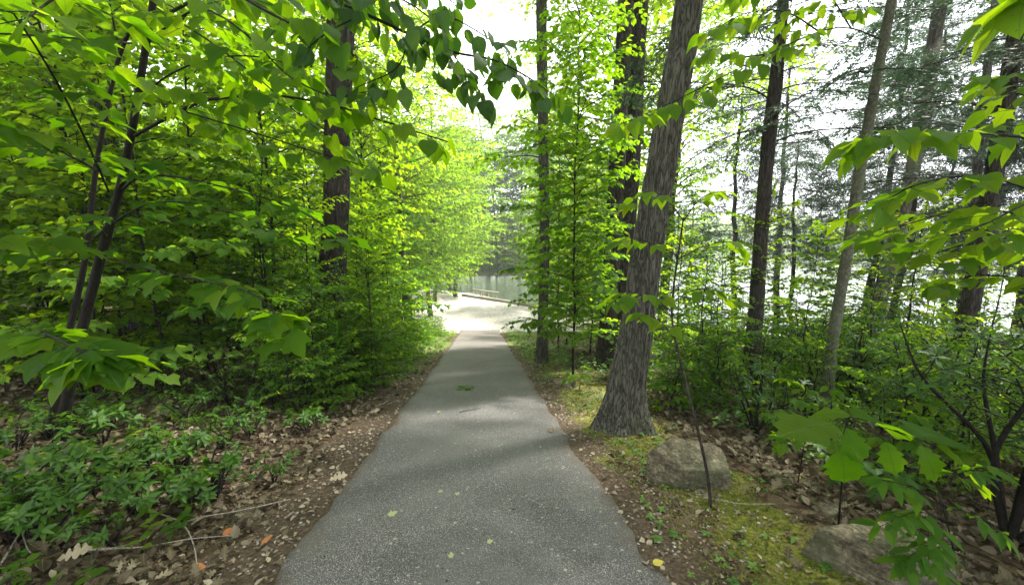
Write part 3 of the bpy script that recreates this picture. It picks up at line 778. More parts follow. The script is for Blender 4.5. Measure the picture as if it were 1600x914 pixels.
# ------------------------------------------------------------------ big trunks seen at their own places
def trunk_thing(name, label, pxs, ws, bark, cat='tree', group=None, Y0=None, n=64, m=200, amp=.02, flare=.15, seed=0, dY=0,
                extra=6.0, crown=None, rad=3.0, zlo=.6, nl=14, per=4, bare=0, limbs=(), keep=1.0, leafmat=None):
    base, L_, rr, bg = big_trunk(pxs, ws, Y0, bark, n, m, amp, flare, seed, dY, extra)
    R = root(name, tuple(base), label, cat, group)
    kid(R, "trunk", bg.mesh("trunk", bark, True))
    r = np.random.default_rng(seed + 100)
    if crown and crown != 'hemlock': zlo = max(zlo, (len(pxs) - 1) / (len(pxs) + 1) + .04)
    if crown:
        c = Crown(crown, seed + 5); crown_limbs(c, L_[::max(1, m // 30)], zlo, rad, nl, per, r, rr[0])
        for (t, az, ln, el, k) in limbs:                       # a few lower limbs with foliage
            p = at_t(L_, t); d = np.array([math.cos(az) * math.cos(el), math.sin(az) * math.cos(el), math.sin(el)])
            e = p + d * ln; q = catmull([p, p + d * ln * .4 + [0, 0, .08], e], 8); c.limb([q[0], q[3], q[-1]], .022, .006, 5)
            for j in range(k):
                f = .3 + .7 * j / max(1, k - 1); a = az + (-1) ** j * r.uniform(.3, .9)
                c.spray(at_t(q, f), [math.cos(a), math.sin(a), r.uniform(-.2, .1)], 1.1 * r.uniform(.7, 1.1))
        kid(R, "crown", c.leaves("crown", leafmat, keep))
    else: c = None
    tw = c.tw if c else Bag()
    for j in range(bare):                                       # dead lower branches
        t = r.uniform(.12, .62); p = at_t(L_, t); az = r.uniform(0, TAU); ln = r.uniform(.4, 1.7); el = r.uniform(-.25, .3)
        d = np.array([math.cos(az) * math.cos(el), math.sin(az) * math.cos(el), math.sin(el)])
        q = catmull([p, p + d * ln * .5 + r.normal(0, .05, 3), p + d * ln + r.normal(0, .1, 3)], 7)
        db = Bag(); db.add(*_vfu(tube(q, [.012, .003], 4)))
        for k in range(int(ln * 6)):
            f = r.uniform(.2, 1); s_ = at_t(q, f); a = az + r.choice([-1, 1]) * r.uniform(.5, 1.2); l2 = r.uniform(.12, .4)
            db.add(*_vfu(tube(np.array([s_, s_ + np.array([math.cos(a), math.sin(a), r.uniform(-.3, .4)]) * l2 * .5, s_ + np.array([math.cos(a), math.sin(a), r.uniform(-.6, .4)]) * l2]), [.004, .0015], 3)))
        kid(R, "dead_branch", db.mesh("dead_branch", bark))
    if tw.n: kid(R, "branches", tw.mesh("branches", bark))
    return R, base, L_

trunk_thing("oak_tree", "big leaning tree with deeply furrowed grey bark at the mossy path edge",
            [(972, 668), (978, 610), (996, 500), (1012, 380), (1036, 240), (1058, 120), (1078, 0)], [70, 55, 49, 47, 46, 44, 43],
            M_BARK_OAK, n=170, m=620, amp=.022, flare=.15, seed=3, dY=.35, extra=8, crown='canopy', rad=4.2, zlo=.55, nl=26, per=6)
trunk_thing("oak_tree", "dark rugged trunk just left of the big leaning tree, nearer the path",
            [(947, 572), (953, 450), (962, 300), (970, 150), (978, 0)], [30, 25, 24, 24, 22],
            M_BARK_DARK, n=64, m=300, amp=.022, flare=.1, seed=11, extra=7, crown='canopy', rad=3.0, zlo=.6, nl=12, per=5, bare=5)
trunk_thing("oak_tree", "dark rough trunk squeezed between its twin and the big leaning tree",
            [(962, 566), (972, 440), (985, 290), (992, 150), (1000, 0)], [30, 26, 26, 26, 25],
            M_BARK_DARK, n=64, m=300, amp=.022, flare=.1, seed=12, extra=7, crown='canopy', rad=3.0, zlo=.6, nl=12, per=5, bare=7)
trunk_thing("slim_tree", "slim straight grey trunk standing alone at the right edge of the path",
            [(846, 566), (849, 480), (851, 330), (848, 170), (846, 0)], [20, 16, 15, 16, 16],
            M_BARK_OAK, n=36, m=220, amp=.009, flare=.05, seed=13, extra=5, crown='maple', rad=2.2, zlo=.62, nl=12, per=4,
            limbs=[(.42, 2.6, 1.5, .1, 4), (.5, .2, 1.4, .15, 4), (.3, -.6, 1.1, .1, 3)], bare=4)
trunk_thing("hemlock_tree", "dark straight conifer trunk with a bare crooked side branch before the bright lake",
            [(1166, 620), (1180, 500), (1187, 400), (1200, 230), (1212, 130), (1222, 20)], [26, 24, 22, 22, 22, 20],
            M_BARK_DARK, n=36, m=200, amp=.008, flare=.05, seed=14, extra=5, crown='hemlock', rad=2.8, zlo=.42, nl=22, per=5, bare=22)
Rg, bE, LE = trunk_thing("slender_tree", "slender smooth greenish trunk leaning right among hemlock sprays",
            [(1288, 655), (1300, 540), (1318, 430), (1345, 260), (1372, 110), (1393, 0)], [22, 20, 19, 18, 18, 18],
            M_BARK_GREEN, n=24, m=120, amp=.003, flare=.04, seed=15, extra=4, crown='maple', rad=2.0, zlo=.7, nl=10, per=3)
trunk_thing("birch_tree", "tree with pale flaking bark patches behind the slender greenish trunk",
            [(1352, 585), (1372, 480), (1392, 400), (1425, 270), (1445, 150), (1470, 0)], [28, 26, 25, 25, 25, 25],
            M_BARK_PATCH, n=40, m=200, amp=.012, flare=.08, seed=16, extra=5, crown='hemlock', rad=3.0, zlo=.42, nl=20, per=5, bare=10)
trunk_thing("hemlock_tree", "thick dark conifer trunk behind the bright leaves near the right edge",
            [(1492, 640), (1508, 520), (1530, 400), (1562, 220), (1580, 100), (1598, 0)], [40, 35, 33, 32, 31, 30],
            M_BARK_DARK, n=40, m=200, amp=.014, flare=.08, seed=17, extra=5, crown='hemlock', rad=3.2, zlo=.35, nl=24, per=5, bare=14)
trunk_thing("hemlock_tree", "thin faint conifer trunk between the flaking tree and the thick dark one",
            [(1500, 520), (1520, 330), (1535, 180), (1550, 40)], [18, 17, 16, 15],
            M_BARK_OAK, n=24, m=120, amp=.006, flare=.04, seed=18, Y0=11.5, extra=5, crown='hemlock', rad=2.6, zlo=.35, nl=22, per=5, bare=10)
trunk_thing("oak_tree", "tall dark furrowed trunk rising out of the thicket left of the path",
            [(508, 600), (516, 480), (524, 330), (528, 180), (533, 0)], [46, 43, 41, 40, 39],
            M_BARK_DARK, n=100, m=360, amp=.03, flare=.12, seed=19, Y0=8.2, extra=8, crown='canopy', rad=4.5, zlo=.6, nl=22, per=6)
trunk_thing("pine_tree", "pale trunk showing at far left behind the two-stemmed sapling",
            [(74, 420), (68, 300), (64, 190), (60, 60)], [34, 32, 30, 28], M_BARK_PALE, n=32, m=100, amp=.012, seed=20, Y0=11.0, extra=7,
            crown='canopy', rad=3.5, zlo=.55, nl=14, per=5)
trunk_thing("pine_tree", "warm tan trunk partly seen between the two stems of the front sapling",
            [(196, 440), (190, 320), (184, 200), (180, 60)], [26, 25, 24, 22], M_BARK_PALE, n=32, m=100, amp=.01, seed=21, Y0=14.0, extra=7,
            crown='canopy', rad=3.5, zlo=.6, nl=14, per=5)
trunk_thing("slim_tree", "thin dark trunk high in the leaves left of the tall furrowed trunk",
            [(384, 460), (378, 300), (374, 150), (370, 0)], [11, 11, 10, 10], M_BARK_DARK, n=20, m=80, amp=.005, seed=22, Y0=13.0, extra=6,
            crown='canopy', rad=2.5, zlo=.6, nl=10, per=4)

# ------------------------------------------------------------------ understory and canopy prototypes, then copies
def place(proto, x, y, rz, sc, label=None, first=None, group=None, dz=0.0):
    z = float(h(x, y)) + dz
    if first is not None and not first.get(proto.name):
        first[proto.name] = 1; proto.location = (x, y, z); proto.rotation_euler = (0, 0, rz); proto.scale = (sc,) * 3
        if label: proto['label'] = label
        if group: proto['group'] = group
        return proto
    return copy_thing(proto, (x, y, z), rz, sc, label, group)
USED = {}
LT = "young leafy tree in the bright green thicket along the left side of the path"
GT = "young trees of the thicket left of the path"
U_ = [understory("young_maple", LT, 'maple', 4.2, 201, nl=30, reach=1.35, mat=M_LEAF_YEL, group=GT),
      understory("young_beech", LT, 'beech', 3.6, 202, nl=30, reach=1.25, mat=M_LEAF_YEL, group=GT),
      understory("young_maple", LT, 'maple', 5.2, 203, nl=36, reach=1.5, mat=M_LEAF_MID, group=GT),
      understory("young_beech", LT, 'beech', 2.4, 204, nl=26, reach=.95, mat=M_LEAF_MID, group=GT),
      understory("bushy_shrub", LT, 'beech', 1.3, 205, nl=22, reach=.7, zlo=.05, mat=M_LEAF_MID, group=GT, cat='shrub', top=.7),
      understory("young_maple", LT, 'big', 3.4, 208, nl=20, reach=1.2, mat=M_LEAF_NEAR, group=GT),
      understory("young_beech", LT, 'small', 3.0, 209, nl=30, reach=1.0, mat=M_LEAF_DARK, group=GT),
      understory("leggy_shrub", LT, 'small', 1.8, 210, nl=20, reach=.8, zlo=.2, mat=M_LEAF_MID, group=GT, cat='shrub', top=.8)]
r = np.random.default_rng(5)
n_ = 0
for k in range(92):
    y = 5.2 + 25 * (k / 92) ** 1.2 + r.uniform(-.5, .5)
    d_ = r.uniform(0, 1) ** 1.3 * min(12, 3.5 + y * .55)
    q = int(r.choice(8, p=[.2, .16, .15, .1, .1, .1, .12, .07]))
    sc = r.uniform(.85, 1.2) * (1 + .35 * sstep(11, 19, y) * (q < 3))
    edge = 1.5 + [1.15, 1.05, 1.3, .8, .45, 1.0, .8, .5][q] * sc * .8
    if y < 7 and q < 3: edge += .9
    x = path_cx(y) - edge - d_
    if y > 20: x -= 3.0
    if y < 8.0 and abs(CX + x / y * F_PX - 520) < 95 and q not in (4, 7): continue
    near = d_ < 1.6 and y < 9
    place(U_[q], x, y, r.uniform(0, TAU), sc, LT, USED, GT)
for k, (x, y, q, sc) in enumerate([(-3.35, 6.6, 1, .95), (-2.5, 6.9, 1, .8), (-3.1, 5.9, 7, 1.0)]):
    place(U_[q], x, y, k * 2.0, sc, ("slim light beech sapling screening the furrowed trunk left of the path", "shorter beech sapling at the right side of the furrowed trunk's foot", "leggy shrub directly in front of the furrowed trunk left of the path")[k], USED, "saplings around the furrowed trunk")
# tall light saplings that fill the upper left
TS = [understory("young_maple", LT, 'maple', 7.6, 206, nl=50, reach=1.5, mat=M_LEAF_YEL, r0=.035, top=.75, zlo=.2, group=GT),
      understory("young_maple", LT, 'maple', 9.5, 207, nl=56, reach=1.8, mat=M_LEAF_YEL, r0=.045, top=.8, zlo=.3, group=GT)]
for k, (x, y) in enumerate([(-3.6, 6.4), (-5.2, 5.6), (-6.8, 6.6), (-4.9, 8.2), (-8.4, 7.4), (-3.9, 9.6), (-6.6, 9.4), (-10.2, 9.0), (-5.6, 11.4), (-8.2, 11.6), (-11.6, 12.2), (-4.7, 12.8),
                            (-7.2, 14.0), (-13.5, 10.5), (-5.3, 15.8), (-9.6, 15.2), (-6.1, 18.6), (-8.4, 20.5), (-12.8, 16.4), (-5.9, 22.3), (-16, 13.5), (-7.6, 25.5), (-9.5, 5.4)]):
    if k in (1, 5, 9, 13, 16, 21): continue
    if y < 8.2 and abs(CX + x / y * F_PX - 520) < 110: x -= 1.6
    place(TS[k % 2], x + .0, y, k * 1.9, .85 + .3 * ((k * 37) % 10) / 10, LT, USED, GT)
# small-leaved bushes at the foot of the thicket
LQ = "small-leaved bush at the foot of the thicket beside the littered verge"
for k in range(44):
    y = 3.3 + 6 * r.random(); x = path_cx(y) - 2.0 - r.random() ** 1.3 * 3.2 - .25 * max(0, 5 - y)
    if CX + x / y * F_PX < 400 and y < 7.5: continue
    place(U_[(4, 7, 4)[k % 3]], x, y, r.uniform(0, TAU), r.uniform(.55, 1.1), LQ, USED, "small-leaved bushes at the foot of the left thicket")
for k in range(46):
    y = 3.3 + 6.5 * r.random(); x = path_cx(y) + 3.0 + r.random() * (1 + y * .9)
    if y < 4.6 and x < 3.6: continue
    place(U_[(4, 7)[k % 2]], x, y, r.uniform(0, TAU), r.uniform(.4, .85), "low shrub on the littered slope close to the right edge", USED, "low shrubs on the litter slope right of the path")
# bright low shrubs right on the left verge
LS = "low bright shrub leaning over the left verge of the path"
for k in range(20):
    y = 7.0 + k * .72 + r.uniform(-.2, .2); x = path_cx(y) - r.uniform(1.9, 2.5)
    place(U_[4], x, y, r.uniform(0, TAU), r.uniform(.5, .85), LS, USED, "low shrubs on the left verge")

GR = "young trees of the understory right of the path"
LRt = "young leafy tree in the understory between the path and the lake"
mid = understory("young_maple", "tall light green maple sapling in layers between the slim trunk and the twin dark trunks", 'maple', 7.4, 211, nl=84, reach=1.35,
                 mat=M_LEAF_YEL, r0=.028, top=.8)
p = G(896, 590); mid.location = tuple(p)
mid2 = copy_thing(mid, tuple(G(925, 560) + [0.1, .8, 0]), 2.1, .9, "light green maple sapling directly behind the twin dark trunks")
copy_thing(mid, tuple(G(872, 545)), 4.0, 1.15, "tallest light green maple sapling right behind the slim trunk")
copy_thing(mid, tuple(G(1045, 560)), 1.0, .75, "light green maple sapling showing just right of the big leaning trunk")
p = G(882, 548); place(U_[1], p[0] + .5, p[1] + 3, 1.0, 1.2, "small bright sapling right of the slim trunk by the path bend", USED)
for k in range(88):
    y = 5.6 + 15 * r.random(); x = path_cx(y) + 3.4 + r.random() ** .8 * 16
    if y > shore(x) - 1.0: continue
    q = int(r.choice([0, 1, 3, 4, 5, 6, 7], p=[.1, .14, .2, .22, .08, .08, .18]))
    place(U_[q], x, y, r.uniform(0, TAU), r.uniform(.6, .95), LRt, USED, GR)

for k in range(9):
    px = 1060 + 60 * k; y = 6.2 + 3.6 * r.random(); x = (px - CX) / F_PX * y * 1.03
    place(U_[(1, 6, 1, 3)[k % 4]], x, y, r.uniform(0, TAU), r.uniform(.75, 1.0), "thin leafy sapling in the veil of stems right of the big leaning trunk", USED, GR)
# hemlocks between the path and the lake
HL = "feathery hemlock with drooping grey-green sprays between the path and the lake"
HG = "hemlocks between the path and the lake"
HP = [tall_tree("hemlock_tree", HL, 'hemlock', 11, 301, M_BARK_DARK, .12, .32, 2.8, 44, 6, group=HG),
      tall_tree("hemlock_tree", HL, 'hemlock', 8, 302, M_BARK_DARK, .09, .34, 2.3, 34, 5, group=HG),
      tall_tree("hemlock_tree", HL, 'hemlock', 14, 303, M_BARK_DARK, .15, .32, 3.2, 52, 6, group=HG)]
hs = [(10.5, 18.2, 2, .9), (12.4, 13.0, 0, .95), (14.5, 16.2, 2, 1.0), (16.5, 12.5, 0, 1.1), (18.0, 16.0, 1, 1.2),
      (20.5, 13.2, 2, 1.0), (13.6, 9.6, 1, .95), (17.0, 9.2, 2, .9), (23.5, 15.5, 0, 1.1), (9.4, 21.0, 1, .9), (22, 10.0, 0, 1.0), (26, 12, 2, 1.0),
      (11.3, 15.6, 1, 1.05), (15.8, 18.6, 0, .9), (12.8, 18.8, 2, 1.0), (25, 9.4, 2, 1.0), (14.4, 11.2, 0, 1.0), (19.2, 13.6, 1, 1.1), (21.6, 16.4, 2, .95)]
TR = [(5.4, 18.4, 1, .7), (14.4, 13.2, 0, .7), (17.2, 10.6, 1, .6)]
for k, (x, y, q, sc) in enumerate(TR): place(TS[q], x, y, k * 2.1, sc, LRt, USED, GR)
for k, (x, y, q, sc) in enumerate(hs):
    place(HP[q], x, y, k * 1.7, sc, HL, USED, HG)

# tall broadleaf trees: canopy added overhead for shade, and the woods behind
CP = [tall_tree("tall_tree", "tall broadleaf tree of the woods left of the path", 'canopy', 15, 401, M_BARK_OAK, .2, .42, 4.4, 44, 8),
      tall_tree("tall_tree", "tall broadleaf tree of the woods left of the path", 'far', 16, 402, M_BARK_OAK, .2, .3, 4.6, 40, 6),
      tall_tree("tall_tree", "tall broadleaf tree of the woods left of the path", 'far', 12, 403, M_BARK_DARK, .15, .18, 3.8, 40, 6),
      tall_tree("bushy_tree", "tall broadleaf tree of the woods left of the path", 'far', 13, 404, M_BARK_DARK, .14, .02, 4.2, 62, 7, keep=.6)]
CL = "tall broadleaf tree of the woods left of the path"
CP.append(tall_tree("spreading_tree", "", 'canopy', 11, 405, M_BARK_OAK, .13, .13, 4.1, 56, 8))
for lab, x, y, rz, sc in [("spreading tree leaning its light boughs over the left end of the gravel lot", -5.1, 24.5, 0, 1.05), ("spreading tree at the far left corner of the gravel lot by the water", -6.0, 30.5, 2, 1.05),
                          ("spreading tree behind the thicket at the foot of the path", -5.4, 20.6, 4, .9), ("spreading tree hanging its pale boughs over the right side of the gravel lot", 3.3, 30.2, 2.2, 1.05),
                          ("spreading tree whose boughs hide the far left half of the gravel lot", -4.9, 34.0, 1.3, 1.25), ("spreading tree on the left shore just past the timber edging", -6.4, 41.0, .4, 1.3), ("spreading tree right of the slim trunk where the verge meets the lot", 6.4, 23.2, 4.4, .8), ("spreading tree on the shore right of the gravel lot", 5.8, 26.2, 1, .9),
                          ("spreading tree between the slim trunk and the lake", 5.2, 21.0, 3, .85), ("spreading tree standing at the left shore of the cove", -8.5, 37.0, 5, 1.2)]:
    if not USED.get(CP[4].name): USED[CP[4].name] = 1; CP[4].location = (x, y, float(h(x, y))); CP[4]['label'] = lab; CP[4]['group'] = "spreading trees round the gravel lot"
    else: copy_thing(CP[4], (x, y, float(h(x, y))), rz, sc, lab, "spreading trees round the gravel lot")
for x, y, q, sc in [(-3.6, 5.0, 0, 1.0), (-5.4, 12.5, 0, .95), (-7.5, 8.0, 0, 1.0), (4.8, 2.6, 0, 1.0), (3.0, -3.0, 0, 1.05), (-4.0, -2.5, 0, 1.05), (-4.6, 17.5, 0, .9), (-6.5, 1.0, 0, 1.1), (6.5, -1.5, 0, 1.0), (0.5, -7.5, 0, 1.1), (-11, -3, 0, 1.1), (9.5, 4.5, 0, .95), (3.45, 13.2, 0, .95), (5.6, 14.8, 0, .9)]:  # crowns over the path, added to cut the sun and deepen contrast
    lab = CL if x < 0 else "tall broadleaf tree added so its crown shades the path from the right"
    if (x, y) == (-3.6, 5.0): x, y = -9.0, 4.2
    place(CP[q], x, y, x * 3 + y, sc, lab, USED, "tall broadleaf trees of the wood")
for k in range(40):
    y = 8 + 46 * r.random(); x = -12 - r.random() * 38 - .1 * y
    place(CP[int(r.choice([1, 2, 3], p=[.25, .35, .4]))], x, y, r.uniform(0, TAU), r.uniform(.8, 1.15), CL, USED, "tall broadleaf trees of the wood")
BL = "pale green tree on the far bank of the cove beyond the gravel lot"
for k in range(20):
    x = -26 + k * 2.4 + r.uniform(-.8, .8); y = 60 + r.uniform(0, 7) + max(0, x - 6) * 3
    place(CP[(1, 3, 3)[k % 3]], x, y, r.uniform(0, TAU), r.uniform(1.25, 1.7), BL, USED, "trees on the far bank of the cove")
for k in range(30):
    x = -22 + k * 1.1; place(TS[k % 2] if k % 3 == 0 else U_[(0, 2, 0)[k % 3]], x, 57.7 + r.uniform(0, 1) + max(0, x - 6) * 3, k, 1.0 if k % 3 == 0 else 1.5, "bush at the water's edge on the far bank of the cove", USED, "bushes on the far bank of the cove")

# far shore of the lake: one wooded mass
b = Bag(); r = np.random.default_rng(77); ms = []; sh = []
for k in range(420):
    x = r.uniform(10, 330); y = far_bank(x) + r.uniform(1, 70); H_ = r.uniform(9, 15); z = float(h(x, y)); v = r.uniform(.2, .8)
    for j in range(34):
        q = r.normal(0, 1, 3); q /= np.linalg.norm(q)
        pos = np.array([x, y, z + H_ * .55]) + q * [3.2, 3.2, H_ * .45]
        ms.append(frame(pos, r.normal(0, 1, 3), q + [0, 0, .3], r.uniform(2, 3.6))); sh.append(np.clip(v + r.normal(0, .1), 0, 1))
b.stamp(T_RH, np.array(ms), np.array(sh))
far = link("far_shore_woods", b.mesh("far_shore_woods", M_LEAF_FAR)); tag(far, "wooded far shore across the lake seen through the hemlocks", "woods", kind="stuff")

# ------------------------------------------------------------------ leaf meshes that are single parts
def leaf_meshes(half, mat, n=4, fold=.2, droop=.3, stalk=.25, ripple=.03, curl=0, name="leaf", two=None):
    out = []
    for k in range(n):
        rr_ = np.random.default_rng(k + 900)
        bg = Bag(); V, Fs, U = leaf_tpl(half, fold * rr_.uniform(.4, 1.5), droop * rr_.uniform(.5, 1.5), stalk, ripple, k, curl)
        for F in Fs: bg.add(V, F, .5, U) if F is Fs[0] else bg.F.append(F + bg.n - len(V)) or bg.A.append(np.full(len(F), .5))
        out.append(bg.mesh(name, mat, True))
    return out
LM_MAPLE = leaf_meshes(H_MAPLE3, M_LEAF_NEAR)
LM_HEART = leaf_meshes(H_HEART, M_LEAF_NEAR, stalk=.3)
LM_OVATE = leaf_meshes(H_OVATE, M_LEAF_DARK, stalk=.12)
LM_OVATE_B = leaf_meshes(H_OVATE, M_LEAF_YEL, stalk=.12)
LM_MAPLE_B = leaf_meshes(H_MAPLE5, M_LEAF_YEL)
LM_MIX_B = LM_MAPLE_B[:2] + LM_OVATE_B + LM_MAPLE_B[2:3]
H_ROAKB = [(.05, .02), (.14, .1), (.25, .2), (.19, .25), (.31, .35), (.37, .42), (.27, .46), (.36, .56), (.41, .66), (.28, .7), (.26, .8), (.22, .87), (.1, .89), (.05, .96)]
LM_OAK = leaf_meshes(H_ROAKB, M_LEAF_NEAR, fold=.12, droop=.35, stalk=.1, ripple=.04)
LM_LAUREL = leaf_meshes(H_LANCE, M_LEAF_LAUREL, stalk=.05, fold=.3, droop=.35)
LM_LEAFLET = leaf_meshes(H_LANCE, M_LEAF_MID, stalk=.03, fold=.15)
RAW = {id(LM_HEART): H_HEART, id(LM_MIX_B): H_OVATE, id(LM_MAPLE): H_MAPLE3, id(LM_OVATE): H_OVATE, id(LM_OVATE_B): H_OVATE, id(LM_MAPLE_B): H_MAPLE5, id(LM_OAK): H_ROAK, id(LM_LAUREL): H_LANCE, id(LM_LEAFLET): H_LANCE}

def finish_leaves(R, base, mats, meshes, mat, most=290, seed=0):
    "the largest-looking leaves become parts, the rest one joined part"
    r = np.random.default_rng(seed)
    def size(M):
        d = M[:3, 3] - CAM; f = d[1] * math.cos(PITCH) - d[2] * math.sin(PITCH)
        if f < .15: return 0
        u_ = d[0] / f * F_PX; v_ = (d[1] * math.sin(PITCH) + d[2] * math.cos(PITCH)) / f * F_PX
        return np.linalg.norm(M[:3, 1]) / f if abs(u_) < 830 and abs(v_) < 490 else 0
    mats = sorted(mats, key=size, reverse=True)
    T = np.eye(4); T[:3, 3] = -np.asarray(base)
    for k, M in enumerate(mats[:most]):
        kid(R, "leaf", meshes[int(r.integers(len(meshes)))], Matrix((T @ M).tolist()))
    rest = mats[most:]
    if rest:
        bg = Bag(); tp = leaf_tpl(RAW[id(meshes)], .2, .3, .15, .02, 1)
        bg.stamp(tp, np.array([T @ M for M in rest]), r.uniform(.2, .8, len(rest))); kid(R, "leaves", bg.mesh("leaves", mat), kind="stuff")

def leafy_limb(tw, mats, pts, r0, r1, size, gap=.16, side=.35, hang=.2, tilt=.3, seed=0, start=.15, pairs=True, tipn=1, flat=True):
    "limb in world space with alternate side twigs that carry leaves"
    r = np.random.default_rng(seed)
    q = catmull(pts, max(8, 5 * len(pts))); tw.add(*_vfu(tube(q, [r0, r1], 6)))
    L_ = float(np.sum(np.linalg.norm(np.diff(q, axis=0), axis=1))); n = max(2, int(L_ * (1 - start) / gap)); sd = 1
    def put(p, d, s): mats.append(frame(p, d, [r.normal(0, tilt), r.normal(0, tilt), 1], s))
    for k in range(n + 1):
        t = start + (1 - start) * (k + r.uniform(-.3, .3)) / n; p = at_t(q, min(t, 1)); d = norm(at_t(q, min(1, t + .03)) - at_t(q, min(.97, t)) + 1e-6)
        for sd in ((1, -1) if pairs else (sd * -1,)):
            if r.random() < .25: continue
            a = math.atan2(d[1], d[0]) + sd * math.radians(r.uniform(35, 75)); dd = np.array([math.cos(a), math.sin(a), d[2] * .5 - hang * r.uniform(.0, .8)])
            ln = side * (1.1 - .6 * t) * r.uniform(.5, 1.2)
            e = p + dd * ln
            tw.add(*_vfu(tube(np.array([p, (p + e) / 2 + r.normal(0, .008, 3), e]), [r1 * .8, r1 * .35], 3)))
            m = max(1, int(ln / (size * .75)))
            for j in range(m):
                pp = p + (e - p) * (j + .6) / m
                for s2 in (-1, 1):
                    if r.random() < .25: continue
                    a2 = a + s2 * math.radians(r.uniform(30, 75)); put(pp, [math.cos(a2), math.sin(a2), -hang * r.uniform(.2, 2.2)], size * r.uniform(.6, 1.1))
            put(e, [dd[0], dd[1], -hang * r.uniform(.2, 2)], size * r.uniform(.85, 1.2))
    put(q[-1], norm(q[-1] - q[-2]) - [0, 0, hang], size * 1.1)

# ---- the two-stemmed sapling at front left
base = G(86, 694)
R = root("maple_sapling", tuple(base), "dark two-stemmed sapling with broad three-pointed leaves at the front left", "sapling")
Yb = base[1]
def PL(lst): return [P(*q) for q in lst]
s1 = [base - [0, 0, .1]] + PL([(118, 560, Yb - .05), (158, 400, Yb - .1), (190, 285, Yb - .1), (214, 160, Yb - .15), (240, 0, Yb - .2), (262, -120, Yb - .25), (270, -260, Yb - .2)])
s2 = [G(70, 688) - [0, 0, .1]] + PL([(104, 540, Yb + .15), (134, 400, Yb + .2), (150, 265, Yb + .2), (178, 120, Yb + .2), (205, 45, Yb + .1), (236, 14, Yb - .1)])
for nm_, s_, rad in (("stem", s1, [.05, .038, .032, .028, .024, .02, .013]), ("stem", s2, [.036, .027, .023, .02, .016, .012, .008])):
    bg = Bag(); V, F, U = tube(catmull(np.array(s_) - base, 90), rad, 14, lambda th, a, R_: (fbm(np.cos(th) * 2, np.sin(th) * 2, a * 5, 3) - .5) * R_ * .35); bg.add(V, F, .5, U)
    kid(R, nm_, bg.mesh("stem", M_BARK_SAP, True))
tw = Bag(); mats = []; mats_h = []
Y = Yb - .1
LIMBS = [  # (points (px, py, Y), r0, r1, side, leaf size)
    ([(205, 215, Y), (300, 165, Y - .4), (345, 154, Y - .6), (430, 150, Y - .8), (520, 165, Y - .9), (600, 190, Y - .95), (700, 222, Y - 1.0)], .013, .004, .32, .13),
    ([(190, 297, Y), (215, 279, Y - .15), (260, 275, Y - .25), (330, 288, Y - .4), (400, 306, Y - .5), (470, 330, Y - .55), (530, 372, Y - .6)], .011, .0035, .26, .12),
    ([(148, 372, Y + .2), (175, 350, Y), (230, 320, Y - .2), (300, 318, Y - .3), (380, 340, Y - .35), (450, 372, Y - .4)], .010, .0035, .24, .115),
    ([(243, 33, Y), (300, 2, Y - .3), (370, -30, Y - .6), (450, -40, Y - .8)], .014, .005, .4, .15),
    ([(236, 60, Y), (300, 18, Y - .4), (345, 26, Y - .6), (400, 68, Y - .8), (450, 118, Y - .9), (520, 150, Y - 1.0), (590, 140, Y - 1.1)], .008, .003, .3, .12),
    ([(214, 160, Y), (260, 120, Y - .3), (330, 92, Y - .6), (410, 90, Y - .8), (480, 112, Y - .9)], .008, .003, .34, .13),
    ([(170, 300, Y), (140, 232, Y - .5), (100, 150, Y - .9), (60, 80, Y - 1.2), (20, 20, Y - 1.4)], .009, .004, .4, .16),
    ([(205, 68, Y), (125, 61, Y - .5), (40, 55, Y - 1.0), (-40, 52, Y - 1.3)], .009, .004, .42, .16),
    ([(150, 265, Y), (90, 235, Y - .6), (20, 215, Y - 1.1), (-60, 190, Y - 1.4)], .009, .004, .42, .17),
    ([(134, 400, Y), (80, 380, Y - .6), (10, 372, Y - 1.0), (-60, 370, Y - 1.3)], .009, .004, .4, .16),
    ([(158, 400, Y), (230, 420, Y - .5), (320, 440, Y - .9), (400, 462, Y - 1.2), (452, 520, Y - 1.35)], .008, .003, .16, .14),
    ([(100, 560, Y), (60, 520, Y - 1.0), (110, 540, Y - 1.9), (150, 565, Y - 2.0)], .008, .004, .11, .14),
    ([(250, -60, Y), (180, -40, Y - .8), (100, -10, Y - 1.3), (40, 30, Y - 1.6)], .01, .004, .4, .16),
    ([(214, 160, Y), (270, 170, Y - .3), (340, 190, Y - .55), (420, 215, Y - .7), (500, 240, Y - .8), (580, 262, Y - .9)], .008, .003, .3, .12),
    ([(240, 10, Y), (320, 60, Y - .3), (400, 120, Y - .5), (480, 190, Y - .6), (540, 230, Y - .65)], .008, .003, .3, .12),
    ([(250, -60, Y), (330, -30, Y - .8), (420, 20, Y - 1.1), (500, 60, Y - 1.2), (560, 90, Y - 1.25)], .01, .004, .34, .13),
]
for k, (pp, r0, r1, side, sz) in enumerate(LIMBS):
    up_ = k in (0, 3, 4, 5, len(LIMBS) - 1, len(LIMBS) - 2, len(LIMBS) - 3)
    if up_: leafy_limb(tw, mats_h, PL(pp), r0, r1, sz * .9, gap=.2, side=side, hang=.75, tilt=.45, seed=500 + k)
    else: leafy_limb(tw, mats, PL(pp), r0, r1, sz, gap=.2, side=side, hang=.2, tilt=.3, seed=500 + k)
tb = Bag(); tb.add(np.concatenate(tw.V) - base, np.concatenate(tw.F)); kid(R, "branches", tb.mesh("branches", M_BARK_SAP, True))
mats = [m for m in mats if m[1, 3] > .75]
mats_h = [m for m in mats_h if m[1, 3] > .75]
finish_leaves(R, base, mats, LM_MAPLE, M_LEAF_NEAR, 140, 1)
finish_leaves(R, base, mats_h, LM_HEART, M_LEAF_NEAR, 155, 8)

